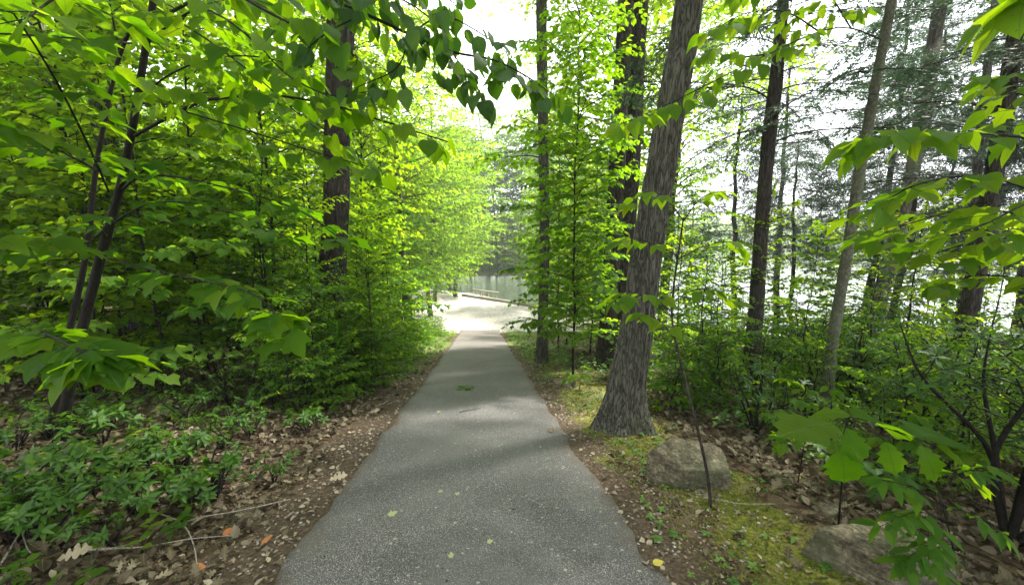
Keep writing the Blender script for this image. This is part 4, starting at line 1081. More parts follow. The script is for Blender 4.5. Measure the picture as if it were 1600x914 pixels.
# ---- limb with dark hanging leaves that reaches in over the path from above
A0 = P(330, -260, 2.6)
R = root("overhanging_limb", tuple(A0), "limb of dark hanging oval leaves reaching over the path at the top centre", "tree limb")
tw = Bag(); mats = []
for k, (pp, r0, r1, side, sz) in enumerate([
    ([(330, -260, 2.6), (420, -60, 2.45), (485, -12, 2.4), (570, 22, 2.35), (640, 54, 2.3), (705, 81, 2.25), (770, 94, 2.25), (820, 118, 2.25), (858, 144, 2.25)], .014, .003, .22, .1),
    ([(485, -12, 2.4), (560, -24, 2.2), (640, 6, 2.1), (690, 46, 2.1)], .006, .003, .2, .1),
    ([(570, 22, 2.35), (520, 46, 2.2), (480, 76, 2.1)], .005, .003, .2, .1),
    ([(640, 54, 2.3), (690, 26, 2.3), (740, 46, 2.35), (790, 81, 2.4)], .005, .0025, .2, .1),
    ([(640, 54, 2.3), (620, 106, 2.2), (560, 136, 2.2)], .005, .0025, .2, .1),
    ([(705, 81, 2.25), (730, 116, 2.25), (745, 146, 2.2)], .004, .0025, .15, .1),
    ([(420, -60, 2.45), (500, -50, 2.3), (600, -44, 2.3), (680, -14, 2.35), (710, 6, 2.4)], .008, .003, .25, .1)]):
    leafy_limb(tw, mats, PL(pp), r0, r1, sz, gap=.10, side=side, hang=1.1, tilt=.55, seed=560 + k, start=.25 if k == 0 else .1)
tb = Bag(); tb.add(np.concatenate(tw.V) - A0, np.concatenate(tw.F)); kid(R, "branches", tb.mesh("branches", M_BARK_SAP, True))
LM_TOP = LM_OVATE + leaf_meshes(H_HEART, M_LEAF_DARK, 3, stalk=.2) + leaf_meshes(H_ELL[:2] + [(.24, .5), (.2, .72), (.07, .92)], M_LEAF_DARK, 3, stalk=.1)
RAW[id(LM_TOP)] = H_OVATE
finish_leaves(R, A0, mats, LM_TOP, M_LEAF_DARK, 280, 2)

# ---- leafy limb of the slender tree that arches in front of the big leaning trunk
A0 = bE.copy()
R = root("arching_limb", tuple(P(1376, 62, bE[1])), "thin arching limb with hanging pointed leaves in front of the big leaning trunk", "tree limb")
A0 = P(1376, 62, bE[1]); tw = Bag(); mats = []; e = bE[1]
for k, (pp, side, sz) in enumerate([
    ([(1376, 62, e), (1330, 45, e - .5), (1280, 50, e - 1.0), (1200, 85, e - 1.5), (1100, 135, e - 1.9), (1040, 165, e - 2.1), (968, 195, e - 2.3)], .22, .14),
    ([(1280, 50, e - 1.0), (1230, 20, e - 1.3), (1170, 20, e - 1.6), (1110, 50, e - 1.8)], .25, .14),
    ([(1330, 45, e - .5), (1290, -10, e - 1.0), (1210, -30, e - 1.4), (1130, 0, e - 1.7)], .28, .14),
    ([(1200, 85, e - 1.5), (1150, 90, e - 1.7), (1110, 80, e - 1.9)], .2, .13)]):
    leafy_limb(tw, mats, PL(pp), .009, .0025, sz, gap=.17, side=side, hang=.7, tilt=.45, seed=600 + k, start=.3 if k == 0 else .1)
tb = Bag(); tb.add(np.concatenate(tw.V) - A0, np.concatenate(tw.F)); kid(R, "branches", tb.mesh("branches", M_BARK_SAP, True))
finish_leaves(R, A0, mats, LM_OVATE_B, M_LEAF_YEL, 200, 3)

# ---- maple at the right edge, its limbs reaching in from outside the frame
base = np.array([3.75, 2.35, 0]); base[2] = h(base[0], base[1])
R = root("maple_sapling", tuple(base), "sapling at the right edge with layered bright yellow-green leaves", "sapling")
S_ = [base - [0, 0, .1], P(1655, 600, 2.4), P(1660, 380, 2.4), P(1665, 150, 2.35), P(1675, -60, 2.3), P(1690, -300, 2.25)]
S_[1][0] = 3.7
bg = Bag(); bg.add(*_vfu(tube(catmull(np.array(S_) - base, 40), [.035, .028, .02, .012], 10))); kid(R, "stem", bg.mesh("stem", M_BARK_SAP, True))
tw = Bag(); mats = []
for k, (pp, side, sz) in enumerate([
    ([(1662, 260, 2.4), (1600, 216, 2.1), (1500, 210, 1.9), (1420, 205, 1.8), (1370, 215, 1.75)], .2, .12),
    ([(1662, 200, 2.4), (1600, 150, 2.2), (1570, 120, 2.0)], .2, .12),
    ([(1660, 330, 2.4), (1590, 290, 2.3), (1510, 275, 2.2), (1430, 290, 2.1), (1375, 320, 2.1)], .3, .12),
    ([(1660, 380, 2.4), (1590, 335, 2.5), (1500, 330, 2.6), (1420, 350, 2.6), (1370, 370, 2.6)], .34, .12),
    ([(1658, 420, 2.4), (1590, 385, 2.3), (1520, 380, 2.3), (1450, 400, 2.3)], .34, .12),
    ([(1658, 300, 2.4), (1600, 320, 2.2), (1540, 350, 2.1), (1480, 370, 2.1)], .3, .12),
    ([(1656, 480, 2.4), (1600, 440, 2.3), (1540, 430, 2.4), (1480, 440, 2.5)], .3, .12),
    ([(1662, 120, 2.35), (1700, 20, 1.7), (1680, -30, 1.3), (1610, -10, 1.15)], .05, .15)]):
    leafy_limb(tw, mats, PL(pp), .007, .0028, sz, gap=.14, side=side, hang=.35 if k else .6, tilt=.3, seed=640 + k, start=.2)
tb = Bag(); tb.add(np.concatenate(tw.V) - base, np.concatenate(tw.F)); kid(R, "branches", tb.mesh("branches", M_BARK_SAP, True))
mats = [m for m in mats if m[1, 3] > .8]
finish_leaves(R, base, mats, LM_MIX_B, M_LEAF_YEL, 270, 4)

# ---- small saplings on the right with few, large leaves
def small_sapling(name, label, base, stem, limbs, meshes, mat, size, gap=.12, hang=.25, seed=0, r0=.01, bark=M_BARK_SAP, most=150):
    R = root(name, tuple(base), label, "sapling"); bg = Bag()
    bg.add(*_vfu(tube(catmull(np.vstack([[0, 0, -.08], np.array(stem) - base]), 30), [r0, r0 * .45], 8))); kid(R, "stem", bg.mesh("stem", bark, True))
    tw = Bag(); mats = []
    for k, (pp, side) in enumerate(limbs):
        leafy_limb(tw, mats, pp, r0 * .35, .0018, size, gap=gap, side=side, hang=hang, tilt=.22, seed=seed + k, start=.35)
    tb = Bag(); tb.add(np.concatenate(tw.V) - base, np.concatenate(tw.F)); kid(R, "branches", tb.mesh("branches", bark, True))
    finish_leaves(R, base, mats, meshes, mat, most, seed); return R
b0 = G(1112, 792); Yt = b0[1]
st = PL([(1106, 745, Yt), (1088, 662, Yt), (1062, 560, Yt), (1050, 480, Yt + .05), (1068, 340, Yt + .1)])
small_sapling("thin_sapling", "thin crooked sapling growing up in front of the nearer boulder with flat leaf layers", b0, st,
    [(PL([(1052, 490, Yt), (1020, 465, Yt - .1), (985, 458, Yt - .2), (960, 470, Yt - .25)]), .14), (PL([(1060, 400, Yt), (1030, 385, Yt - .1), (990, 372, Yt - .15), (965, 378, Yt - .15)]), .14),
     (PL([(1060, 405, Yt), (1100, 385, Yt), (1140, 378, Yt + .1), (1160, 392, Yt + .15)]), .12), (PL([(1052, 470, Yt), (1080, 455, Yt), (1110, 452, Yt), (1140, 468, Yt)]), .12),
     (PL([(1068, 345, Yt), (1040, 310, Yt), (1010, 300, Yt), (985, 318, Yt)]), .1), (PL([(1068, 345, Yt), (1095, 310, Yt), (1120, 300, Yt + .1)]), .1),
     (PL([(1055, 530, Yt), (1030, 500, Yt - .1), (1005, 492, Yt - .15)]), .1)], LM_OVATE_B, M_LEAF_YEL, .10, gap=.09, seed=700, r0=.014, bark=M_BARK_DARK)
b0 = G(1310, 828); Yt = b0[1]; Yn = Yt - .45
st = PL([(1314, 770, Yt - .1), (1320, 700, Yt - .3), (1325, 655, Yn)])
R = root("oak_sapling", tuple(b0), "knee-high oak sapling with a few big lobed leaves beyond the nearest rock", "sapling")
bg = Bag(); bg.add(*_vfu(tube(catmull(np.vstack([[0, 0, -.08], np.array(st) - b0]), 30), [.007, .003], 8))); kid(R, "stem", bg.mesh("stem", M_BARK_SAP, True))
tw = Bag()
for k, (q0, q1, bx, by) in enumerate([((1320, 668, Yn), (1348, 722, Yn - .10), 0, .5), ((1312, 700, Yn - .02), (1328, 768, Yn - .06), .1, .1), ((1436, 696, Yn), (1478, 748, Yn - .12), .2, .5), ((1465, 698, Yn), (1572, 750, Yn - .08), .1, .9),
        ((1305, 664, Yn), (1226, 663, Yn - .1), 0, 1), ((1335, 652, Yn), (1412, 640, Yn + .1), 0, 1), ((1385, 690, Yn), (1398, 735, Yn - .1), -.2, .6), ((1330, 650, Yn), (1268, 636, Yn + .12), 0, 1), ((1420, 680, Yn + .05), (1500, 672, Yn + .15), 0, 1)]):
    p0, p1 = P(*q0), P(*q1); n_ = norm(CAM - p0) * (1 - by * .75) + np.array([bx, 0, by])
    M = frame(p0 - b0, p1 - p0, n_, np.linalg.norm(p1 - p0) * 1.05); kid(R, "leaf", LM_OAK[k % 4], Matrix(M.tolist()))
    a0_ = np.array(st[-1]) if q0[0] < 1420 else P(1395, 672, Yn); tw.add(*_vfu(tube(np.array([a0_ - b0, (a0_ + p0) / 2 - b0 + [0, 0, .01], p0 - b0]), [.003, .0015], 5)))
tw.add(*_vfu(tube(catmull([np.array(st[-1]) - b0, P(1360, 664, Yn) - b0, P(1395, 672, Yn) - b0, P(1465, 698, Yn) - b0], 12), [.0035, .002], 5)))
kid(R, "branches", tw.mesh("branches", M_BARK_SAP, True))
b0 = G(1500, 905); Yt = b0[1]; Yn = Yt - .2
st = PL([(1490, 860, Yt), (1475, 800, Yn), (1465, 770, Yn)])
small_sapling("ash_sapling", "low sapling with paired narrow leaflets beside the nearest rock in the corner", b0, st,
    [(PL([(1470, 790, Yn), (1420, 760, Yn), (1380, 750, Yn)]), .05), (PL([(1478, 810, Yn), (1430, 800, Yn - .05), (1375, 822, Yn - .1)]), .05),
     (PL([(1466, 770, Yn), (1500, 740, Yn), (1540, 730, Yn)]), .05), (PL([(1488, 850, Yt), (1450, 850, Yn - .1), (1410, 880, Yn - .15)]), .05),
     (PL([(1470, 790, Yn), (1510, 800, Yn - .05), (1560, 830, Yn - .1)]), .05), (PL([(1470, 780, Yn), (1450, 830, Yn - .1), (1470, 890, Yn - .2)]), .05)],
    LM_LEAFLET, M_LEAF_MID, .095, gap=.06, hang=.25, seed=740, r0=.006)
# knee-high and waist-high seedlings with flat leaf layers on the litter slope
LW = []
for k, (px, py, hh, sz, lab) in enumerate([(1245, 760, .55, .1, "young leafy seedling between the nearer boulder and the oak sapling"), (1385, 760, .7, .11, "waist-high seedling behind the oak sapling, nearer than the large laurel"),
        (1215, 700, .75, .1, "leafy seedling on the litter slope beyond the nearer boulder"), (1165, 650, .6, .09, "low seedling in flat layers right of the big leaning trunk's foot"), (1040, 640, .35, .08, "tiny seedling touching the right foot of the big leaning trunk"),
        (1450, 740, .8, .11, "seedling with flat leaf layers between the ash sapling and the laurel"), (1540, 800, .6, .1, "seedling under the bright layered maple in the lower right"), (1290, 690, .9, .1, "slim seedling standing at the foot of the slender greenish trunk"),
        (905, 610, .4, .09, "low seedling on the verge between the small half-buried rock and the big leaning trunk")]):
    b0 = G(px, py); st = [b0 + [.02, 0, hh * .5], b0 + [.05 * (-1) ** k, .02, hh]]; lm = []
    for j in range(4):
        a_ = j * 1.7 + k; z_ = hh * (.45 + .18 * j); l_ = .3 * (1.1 - .12 * j); p0 = b0 + [.03 * (-1) ** k * z_, 0, z_]
        lm.append(([p0, p0 + np.array([math.cos(a_) * l_ * .5, math.sin(a_) * l_ * .5, .03]), p0 + np.array([math.cos(a_) * l_, math.sin(a_) * l_, 0])], .1))
    small_sapling("seedling", lab, b0, st, lm, (LM_MAPLE_B, LM_OVATE_B)[k % 2], M_LEAF_YEL, sz, gap=.1, hang=.25, seed=760 + k, r0=.006, most=60)

# ------------------------------------------------------------------ laurels: crooked stems, whorls of narrow glossy leaves
def laurel(name, label, H, nst, seed, leaf=.085, single=False, group=None, mat=M_LEAF_LAUREL, spread=.8, cat='shrub', whorl=8):
    r = np.random.default_rng(seed); R = root(name, (0, 0, 0), label, cat, group); tw = Bag(); mats = []
    for i_ in range(nst):
        az = r.uniform(0, TAU); ln = H * r.uniform(.6, 1.1); out = spread * H * r.uniform(.2, 1)
        q = catmull([[0, 0, -.05], [math.cos(az) * out * .35 + r.normal(0, .05) * H, math.sin(az) * out * .35, ln * .4], [math.cos(az + .3) * out * .8, math.sin(az + .3) * out * .8, ln * .75],
                     [math.cos(az) * out, math.sin(az) * out, ln]], 12)
        tw.add(*_vfu(tube(q, [.008 + .008 * H, .004], 5)))
        ends = [(q[-1], norm(q[-1] - q[-3]))]
        for j in range(int(3 + H * 2)):
            p = at_t(q, r.uniform(.35, .95)); d = norm([r.normal(), r.normal(), .7]); l2 = r.uniform(.12, .3) * (.5 + .5 * H)
            e = p + d * l2; tw.add(*_vfu(tube(np.array([p, (p + e) / 2 + r.normal(0, .01, 3), e]), [.004, .0025], 4))); ends.append((e, d))
        for e, d in ends:
            d = norm(d + np.array([0, 0, .8])); a0 = r.uniform(0, TAU)
            u_ = norm(np.cross(d, [.3, .9, .1])); v_ = np.cross(d, u_)
            for j in range(whorl):
                a = a0 + j * 2.4; el = r.uniform(-.15, .65)
                o = (u_ * math.cos(a) + v_ * math.sin(a)) * math.cos(el) + d * math.sin(el)
                mats.append(frame(e - d * .012 * j * .5, o, d + r.normal(0, .15, 3), leaf * r.uniform(.65, 1.1)))
    kid(R, "stems", tw.mesh("stems", M_BARK_SAP))
    if single:
        for M in mats[:200]: kid(R, "leaf", LM_LAUREL[int(r.integers(4))], Matrix(M.tolist()))
        mats = mats[200:]
    if mats:
        bg = Bag(); bg.stamp(T_LANCE if single else T_ELL, np.array(mats), r.uniform(.15, .85, len(mats))); kid(R, "foliage", bg.mesh("foliage", mat))
    return R
GL = "small laurels at the front left"
la = laurel("laurel_shrub", "", .42, 5, 801, .075, True, GL)
lb = laurel("laurel_shrub", "", .34, 5, 802, .085, True, GL)
def put_at(proto, px, py, rz, sc, label, used=set()):
    p = G(px, py)
    if proto.name in used: return copy_thing(proto, tuple(p), rz, sc, label)
    used.add(proto.name); proto.location = tuple(p); proto.rotation_euler = (0, 0, rz); proto.scale = (sc,) * 3; proto['label'] = label; return proto
put_at(la, 330, 790, 0, 1.0, "glossy laurel beside the pale stones at the edge of the bare earth")
put_at(la, 350, 700, 2, .9, "laurel on the litter bank above the one by the pale stones")
put_at(lb, 215, 810, 1, 1.0, "low laurel holding a small yellow leaf, in the shade at the front left")
put_at(lb, 110, 770, 4, 1.1, "dark laurel just in front of the foot of the two-stemmed sapling")
put_at(la, 25, 800, 5, 1.0, "dark laurel in the lower left corner of the photo")
put_at(lb, 235, 730, 3, .9, "small laurel right of the foot of the two-stemmed sapling")
put_at(la, 290, 660, 2, .95, "laurel high on the shady bank right of the sapling stems")
put_at(la, 405, 640, 4, .9, "laurel at the top of the litter bank under the thicket")
put_at(lb, 160, 700, 2, 1.1, "laurel tucked directly behind the foot of the two-stemmed sapling")
put_at(lb, 280, 745, 5, .9, "laurel in the middle of the group on the shady bank")
put_at(lb, 60, 850, 1, .8, "lowest laurel, hugging the ground by the forked twig in the corner")
put_at(la, 180, 860, 3, .7, "small laurel sprig above the long straight stick")
put_at(lb, 480, 680, 1.5, .9, "round-leaved low shrub beside the littered verge left of the path")
r = np.random.default_rng(93)
for k in range(22):
    px, py = r.uniform(-20, 440), r.uniform(640, 900)
    if py > 1020 - .55 * px - 30: continue
    copy_thing((la, lb)[k % 2], tuple(G(px, py)), r.uniform(0, TAU), r.uniform(.6, .95), "small laurel among the leaf litter on the shady bank at the front left", GL)
p3 = laurel("laurel_shrub", "", 1.7, 8, 811, .09, False, None)
p4 = laurel("laurel_shrub", "", 1.1, 7, 812, .08, False, None)
lr = [("leaning laurel with a dark curved trunk at the right edge of the photo", 1575, 850, 0, 1.1), ("large laurel behind the oak sapling", 1420, 700, 0, .9),
      ("laurel between the slender greenish trunk and the oak sapling", 1335, 640, 1, 1.0), ("laurel right behind the nearer boulder", 1180, 680, 1, .9),
      ("laurel at the foot of the thick dark conifer", 1500, 640, 0, 1.0), ("laurel at the foot of the dark straight conifer trunk", 1215, 590, 0, .8),
      ("laurel right of the big leaning trunk beyond the boulder", 1110, 610, 1, .9)]
for k, (lab, px, py, q, sc) in enumerate(lr): put_at((p3, p4)[q], px, py, k * 1.3, sc, lab)
r = np.random.default_rng(31)
for k in range(96):
    y = 3.6 + 9 * r.random() ** 1.2; x = 2.6 + .3 * y + r.random() * 10
    c = copy_thing((p3, p4)[k % 2], (x, y, float(h(x, y))), r.uniform(0, TAU), r.uniform(.6, 1.05), "laurel in the dim tangle of stems on the slope down to the lake", "laurels on the slope down to the lake")
for k in range(24):
    y = 4.6 + 6.5 * r.random(); x = path_cx(y) - 2.2 - r.random() * 5.5
    c = copy_thing((p4, lb)[k % 3 > 1], (x, y, float(h(x, y))), r.uniform(0, TAU), r.uniform(.5, .85), "dark laurel in the shade beneath the thicket left of the path", "laurels beneath the left thicket")

# ------------------------------------------------------------------ rocks
def rock(name, label, cx, cy, sx, sy, sz, seed, rz=0, sink=.3, tilt=(0, 0), cuts=9, kind=None, group=None, planes_=None):
    bm_ = Bag(); r = np.random.default_rng(seed)
    n, m = (130, 80) if planes_ else (40, 24)
    th = np.linspace(0, TAU, n, endpoint=False); ph = np.linspace(-math.pi / 2, math.pi / 2, m)
    D = np.stack([np.cos(ph)[:, None] * np.cos(th), np.cos(ph)[:, None] * np.sin(th), np.sin(ph)[:, None] * np.ones(n)], -1).reshape(-1, 3)
    rad = np.full(len(D), 1.6 if planes_ else 1.0)
    planes = [(np.array([0, 0, 1.0]), .5), (np.array([1, 0, 0.1]), .8), (np.array([-1, .1, .2]), .78), (np.array([.1, -1, .15]), .7), (np.array([0, 1, .2]), .75)]
    if planes_: planes, cuts = [(np.array(a, float), b_) for a, b_ in planes_], 2
    for k in range(cuts): planes.append((norm(r.normal(0, 1, 3) * [1, 1, .8]), r.uniform(.72, .95)))
    for nrm, d in planes:
        nrm = norm(nrm); c = D @ nrm; rad = np.where(c > .05, np.minimum(rad, d / np.maximum(c, .05)), rad)
    V = D * rad[:, None]
    V = V + D * ((fbm(V[:, 0] * 3 + seed, V[:, 1] * 3, V[:, 2] * 3, 4) - .5) * (.05 if planes_ else .12) + (fbm(V[:, 0] * 11, V[:, 1] * 11, V[:, 2] * 11 + seed, 3) - .5) * .07 + ((fbm(V[:, 0] * 34, V[:, 1] * 34, V[:, 2] * 34, 3) - .5) * .05 if planes_ else 0))[:, None]
    V = V * [sx, sy, sz]
    i = np.arange(m - 1)[:, None] * n; j = np.arange(n)[None]; k = (j + 1) % n
    F = np.stack([i + j, i + k, i + n + k, i + n + j], -1).reshape(-1, 4)
    bm_.add(V, F); me = bm_.mesh(name, M_ROCK, False)
    o = link(name, me); o.location = (cx, cy, float(h(cx, cy)) + sz * (.5 - sink)); o.rotation_euler = (tilt[0], tilt[1], rz)
    return tag(o, label, 'rock', group)
p = G(1085, 765); rock("boulder", "big pale-faced boulder beside the mossy verge right of the path", p[0], p[1] + .16, .38, .26, .29, 41, -.1, .12, planes_=[([.16, -.25, 1], .48), ([-.8, -.75, .2], .72), ([.2, -1, -.05], .66), ([1, -.15, .1], .9), ([0, 1, .2], .8), ([-.6, .5, .5], .85), ([0, 0, -1], .9), ([.8, -.2, .9], .78)])
p = G(1375, 914); rock("boulder", "flat-topped mossy rock at the bottom edge of the photo", p[0] + .14, p[1] + .12, .31, .22, .22, 42, .15, .15, planes_=[([.05, .05, 1], .5), ([-1, -.35, .15], .76), ([.1, -1, .1], .72), ([1, 0, .1], .95), ([0, 1, .2], .85), ([0, 0, -1], .9), ([-.6, -.6, .7], .78)])
p = G(872, 605); rock("boulder", "small half-buried rock before the slim trunk", p[0] + .1, p[1], .28, .2, .2, 43, .4, .3)
p = G(1232, 770); rock("stone", "low stone in the litter just right of the nearer boulder", p[0] + .1, p[1] - .3, .13, .1, .07, 44, .2)
for k, (px, py, s, lab) in enumerate([(385, 812, .13, "mossy stone half under the long stick at lower left"), (372, 765, .09, "tan stone at the foot of the glossy laurel"), (240, 862, .06, "small dark stone below the forked stick"),
                                      (1098, 772, .05, "small pale stone at the foot of the nearer boulder"), (560, 640, .07, "flat stone on the left verge under the thicket")]):
    p = G(px, py); rock("stone", lab, p[0], p[1], s, s * .7, s * .6, 50 + k, k, .35)

# ------------------------------------------------------------------ leaf litter, twigs, pebbles, moss, herbs
def scatter_pts(n, ylo, yhi, xr, r, power=1.0):
    y = ylo + (yhi - ylo) * r.random(n) ** power; x = (r.random(n) * 2 - 1) * (xr[0] + y * xr[1]); return x, y
def lay(n, ylo, yhi, xr, size, r, tpls, lift=.01, tilt=.45, mask=None, power=1.0, shade=(.1, .9)):
    x, y = scatter_pts(n, ylo, yhi, xr, r, power); o = x - path_cx(y)
    k = mask(o, x, y); x, y = x[k], y[k]
    z = h(x, y) + lift * r.random(len(x)) + np.where((np.abs(x - path_cx(y)) < 1.05) & (y < 21.4), .034 - .018 * (np.abs(x - path_cx(y)) / 1.1) ** 6, 0)
    a = r.uniform(0, TAU, len(x)); s = size * r.uniform(.5, 1.15, len(x))
    Z = np.stack([r.normal(0, tilt, len(x)), r.normal(0, tilt, len(x)), np.ones(len(x))], -1); Z /= np.linalg.norm(Z, axis=1)[:, None]
    Yd = np.stack([np.cos(a), np.sin(a), np.zeros(len(x))], -1); Yd -= Z * np.sum(Yd * Z, 1)[:, None]; Yd /= np.linalg.norm(Yd, axis=1)[:, None]
    X = np.cross(Yd, Z)
    M = np.zeros((len(x), 4, 4)); M[:, 3, 3] = 1
    M[:, :3, 0] = X * s[:, None]; M[:, :3, 1] = Yd * s[:, None]; M[:, :3, 2] = Z * s[:, None]; M[:, :3, 3] = np.stack([x, y, z], -1)
    pick = r.integers(0, len(tpls), len(x)); sh = r.uniform(*shade, len(x))
    return M, pick, sh
def litter(name, label, n, mat, tpls, kindcat, **kw):
    r = np.random.default_rng(kw.pop('seed')); M, pick, sh = lay(n, r=r, tpls=tpls, **kw); bg = Bag()
    for t in range(len(tpls)):
        if (pick == t).any(): bg.stamp(tpls[t], M[pick == t], sh[pick == t])
    o = link(name, bg.mesh(name, mat)); return tag(o, label, kindcat, kind='stuff')
OAKS = [leaf_tpl(H_WOAK, .25, .1, .12, .08, 1, .25), leaf_tpl(H_WOAK, -.2, -.3, .12, .08, 2, .3), leaf_tpl(H_ROAK, .3, .3, .1, .08, 3, .2), leaf_tpl(H_ROAK, -.1, .1, .1, .1, 4, .35), leaf_tpl(H_OVATE, .5, -.2, .1, .06, 5, .2)]
gapn = lambda o, x, y: np.abs(o) > 1.18 + .35 * vnoise(x * 1.3, y * 1.3, 4.0)
dens = lambda o, x, y: gapn(o, x, y) & ((np.abs(o) > 1.7) | (vnoise(x * 3, y * 3, 7.0) > .42)) & ~((o > 1.2) & (o < 2.7) & (y < 9) & (vnoise(x * 7, y * 7, 3.0) > .16))
litter("leaf_litter", "brown oak leaf litter covering the forest floor on both sides near the camera", 32000, M_DEAD, OAKS, "leaf litter",
       ylo=.9, yhi=6.5, xr=(1.6, 1.25), size=.088, lift=.05, tilt=.5, mask=dens, power=.8, seed=61)
litter("leaf_litter", "brown leaf litter farther back under the trees", 34000, M_DEAD, [T_RH, T_LO[0]], "leaf litter",
       ylo=6, yhi=26, xr=(2, 1.1), size=.15, lift=.05, tilt=.5, mask=lambda o, x, y: dens(o, x, y) & (y < shore(x) - .3) & ~((np.abs(o) < 7) & (y > 20)), power=.75, seed=62)
NEED = (np.array([(-.03, 0, 0), (.03, 0, 0), (.015, 1, .05), (-.015, 1, .05)], float), [np.array([(0, 1, 2, 3)])], np.zeros((4, 2)))
M_RUST = plain_mat("rusty needle", (.055, .036, .024), (.2, .14, .095), 3)
litter("needle_litter", "reddish fallen needles and bits strewn along both path edges", 36000, M_RUST, [NEED, T_RH], "needle litter",
       ylo=.9, yhi=12, xr=(3.2, .0), size=.032, lift=.015, tilt=.3, mask=lambda o, x, y: (np.abs(o) > 1.04) & (np.abs(o) < 2.0 + vnoise(x * 2, y * 2) * .6) & (np.abs(o) > 1.1 - .3 * (np.random.default_rng(1).random(len(x)) < .04)), power=1.3, seed=63)
litter("leaf_crumbs", "broken bits of tan leaf over the bare earth along both path edges", 9000, M_DEAD, [T_LO[0], T_RH, OAKS[4]], "leaf litter",
       ylo=.9, yhi=13, xr=(3.2, .0), size=.055, lift=.015, tilt=.4, mask=lambda o, x, y: (np.abs(o) > 1.0) & (np.abs(o) < 2.5) & ((o < 0) | (vnoise(x * 5, y * 5, 1.5) > .55) | (o < 1.3)) & ((np.abs(o) > 1.1) | (vnoise(x * 9, y * 9, 2.5) > .75)), power=1.2, seed=68, shade=(.3, 1.0))
litter("path_debris", "tiny needles, grit and leaf bits scattered on the asphalt", 2600, M_DEAD, [NEED, T_RH, T_RH], "leaf litter",
       ylo=1.2, yhi=15, xr=(2, .0), size=.02, lift=.002, tilt=.15, mask=lambda o, x, y: (np.abs(o) < 1.04) & (np.random.default_rng(3).random(len(x)) < .25 + .75 * (np.abs(o) / 1.04) ** 3), power=1.2, seed=69, shade=(.2, 1.0))
PEB = []
for s_ in range(3):
    rr_ = np.random.default_rng(s_); D = np.array([(1, 0, 0), (0, 1, 0), (-1, 0, 0), (0, -1, 0), (.0, 0, .7), (.7, .7, .25), (-.7, .7, .2), (-.7, -.7, .3), (.7, -.7, .2)], float) * rr_.uniform(.75, 1.15, (9, 1)) * [.5, .4, .45]
    PEB.append((D, [np.array([(0, 5, 4), (5, 1, 4), (1, 6, 4), (6, 2, 4), (2, 7, 4), (7, 3, 4), (3, 8, 4), (8, 0, 4)])], np.zeros((9, 2))))
litter("pebbles", "small grey and tan pebbles in the bare earth beside the path", 9000, M_PEBBLE, PEB, "pebbles",
       ylo=.9, yhi=9, xr=(3, .05), size=.026, lift=.003, tilt=.2, mask=lambda o, x, y: (np.abs(o) > 1.13) & (np.abs(o) < 2.3) & (vnoise(x * 2.5, y * 2.5, 11.) > .35), power=1.4, seed=64)
litter("gravel", "pale loose gravel over the sunny lot at the end of the path", 9000, M_GRAVEL, PEB, "gravel",
       ylo=21.3, yhi=36, xr=(6, .0), size=.09, lift=.01, tilt=.3, mask=lambda o, x, y: (y < shore(x) - .3) & (np.abs(o) < 6), seed=65)
TUFT = (np.array([(-.5, 0, 0), (.5, 0, 0), (.1, .1, 1), (-.3, .3, .0), (.4, -.3, 0), (-.1, -.1, .9)], float), [np.array([(0, 1, 2), (3, 4, 5)])], np.zeros((6, 2)))
litter("moss", "yellow-green moss cushioning the verge right of the path", 60000, M_MOSS, [TUFT], "moss",
       ylo=1.0, yhi=12, xr=(4, .0), size=.022, lift=.0, tilt=.25, mask=lambda o, x, y: (o > 1.38) & (o < 2.7) & (fbm(x * 1.6, y * 1.6, 5.0, 3) > .5 - .1 * ((o > 1.5) & (o < 2.4))), power=1.3, seed=66)
HB = leaf_tpl(H_LO, .25, .2)
def herbs(name, label, n, size, mask, seed, mat=M_HERB, tall=.08, **kw):
    r = np.random.default_rng(seed); x, y = scatter_pts(n, kw['ylo'], kw['yhi'], kw['xr'], r, kw.get('power', 1)); k = mask(x - path_cx(y), x, y); x, y = x[k], y[k]; z = h(x, y)
    ms, sh = [], []; tw = Bag()
    for xx_, yy_, zz_ in zip(x, y, z):
        t_ = tall * r.uniform(.3, 1.2); a0 = r.uniform(0, TAU); m = r.integers(3, 7); s = size * r.uniform(.6, 1.3); v = r.uniform(.1, .9)
        for j in range(m):
            a = a0 + j * TAU / m + r.uniform(-.3, .3); ms.append(frame([xx_, yy_, zz_ + t_ * (1 - .25 * (j % 2))], [math.cos(a), math.sin(a), r.uniform(-.3, .4)], [r.normal(0, .2), r.normal(0, .2), 1], s)); sh.append(v)
    bg = Bag(); bg.stamp(HB, np.array(ms), np.clip(np.array(sh) + r.normal(0, .1, len(sh)), 0, 1)); o = link(name, bg.mesh(name, mat)); return tag(o, label, "ground cover", kind='stuff')
herbs("seedlings", "tiny bright seedlings dotting the moss right of the path", 2300, .036, lambda o, x, y: (o > 1.25) & (o < 3.2) & (vnoise(x * 2.2, y * 2.2, 2.) > .5), 71, ylo=1.2, yhi=9, xr=(4, 0), tall=.03, power=1.3)
herbs("ground_cover", "mixed low green plants covering the slope right of the path", 8000, .08, lambda o, x, y: (o > 2.1) & (y < shore(x) - .4) & (vnoise(x * .9, y * .9, 6.) > .42 - .2 * (o > 5)), 72, ylo=3.0, yhi=19, xr=(2, 1.0), tall=.3)
herbs("ground_cover", "mixed low green plants under the thicket left of the path", 5000, .065, lambda o, x, y: (o < -1.75) & (vnoise(x * .9, y * .9, 8.) > .42) & (y + .0 * x > 4 + 0 * o), 73, ylo=3.2, yhi=22, xr=(2, .9), tall=.2)
herbs("verge_weeds", "bright weeds along the sunny lower verges near the lot", 2600, .05, lambda o, x, y: (np.abs(o) > 1.3) & (np.abs(o) < 2.6), 74, ylo=7.5, yhi=21, xr=(4, 0), tall=.1)
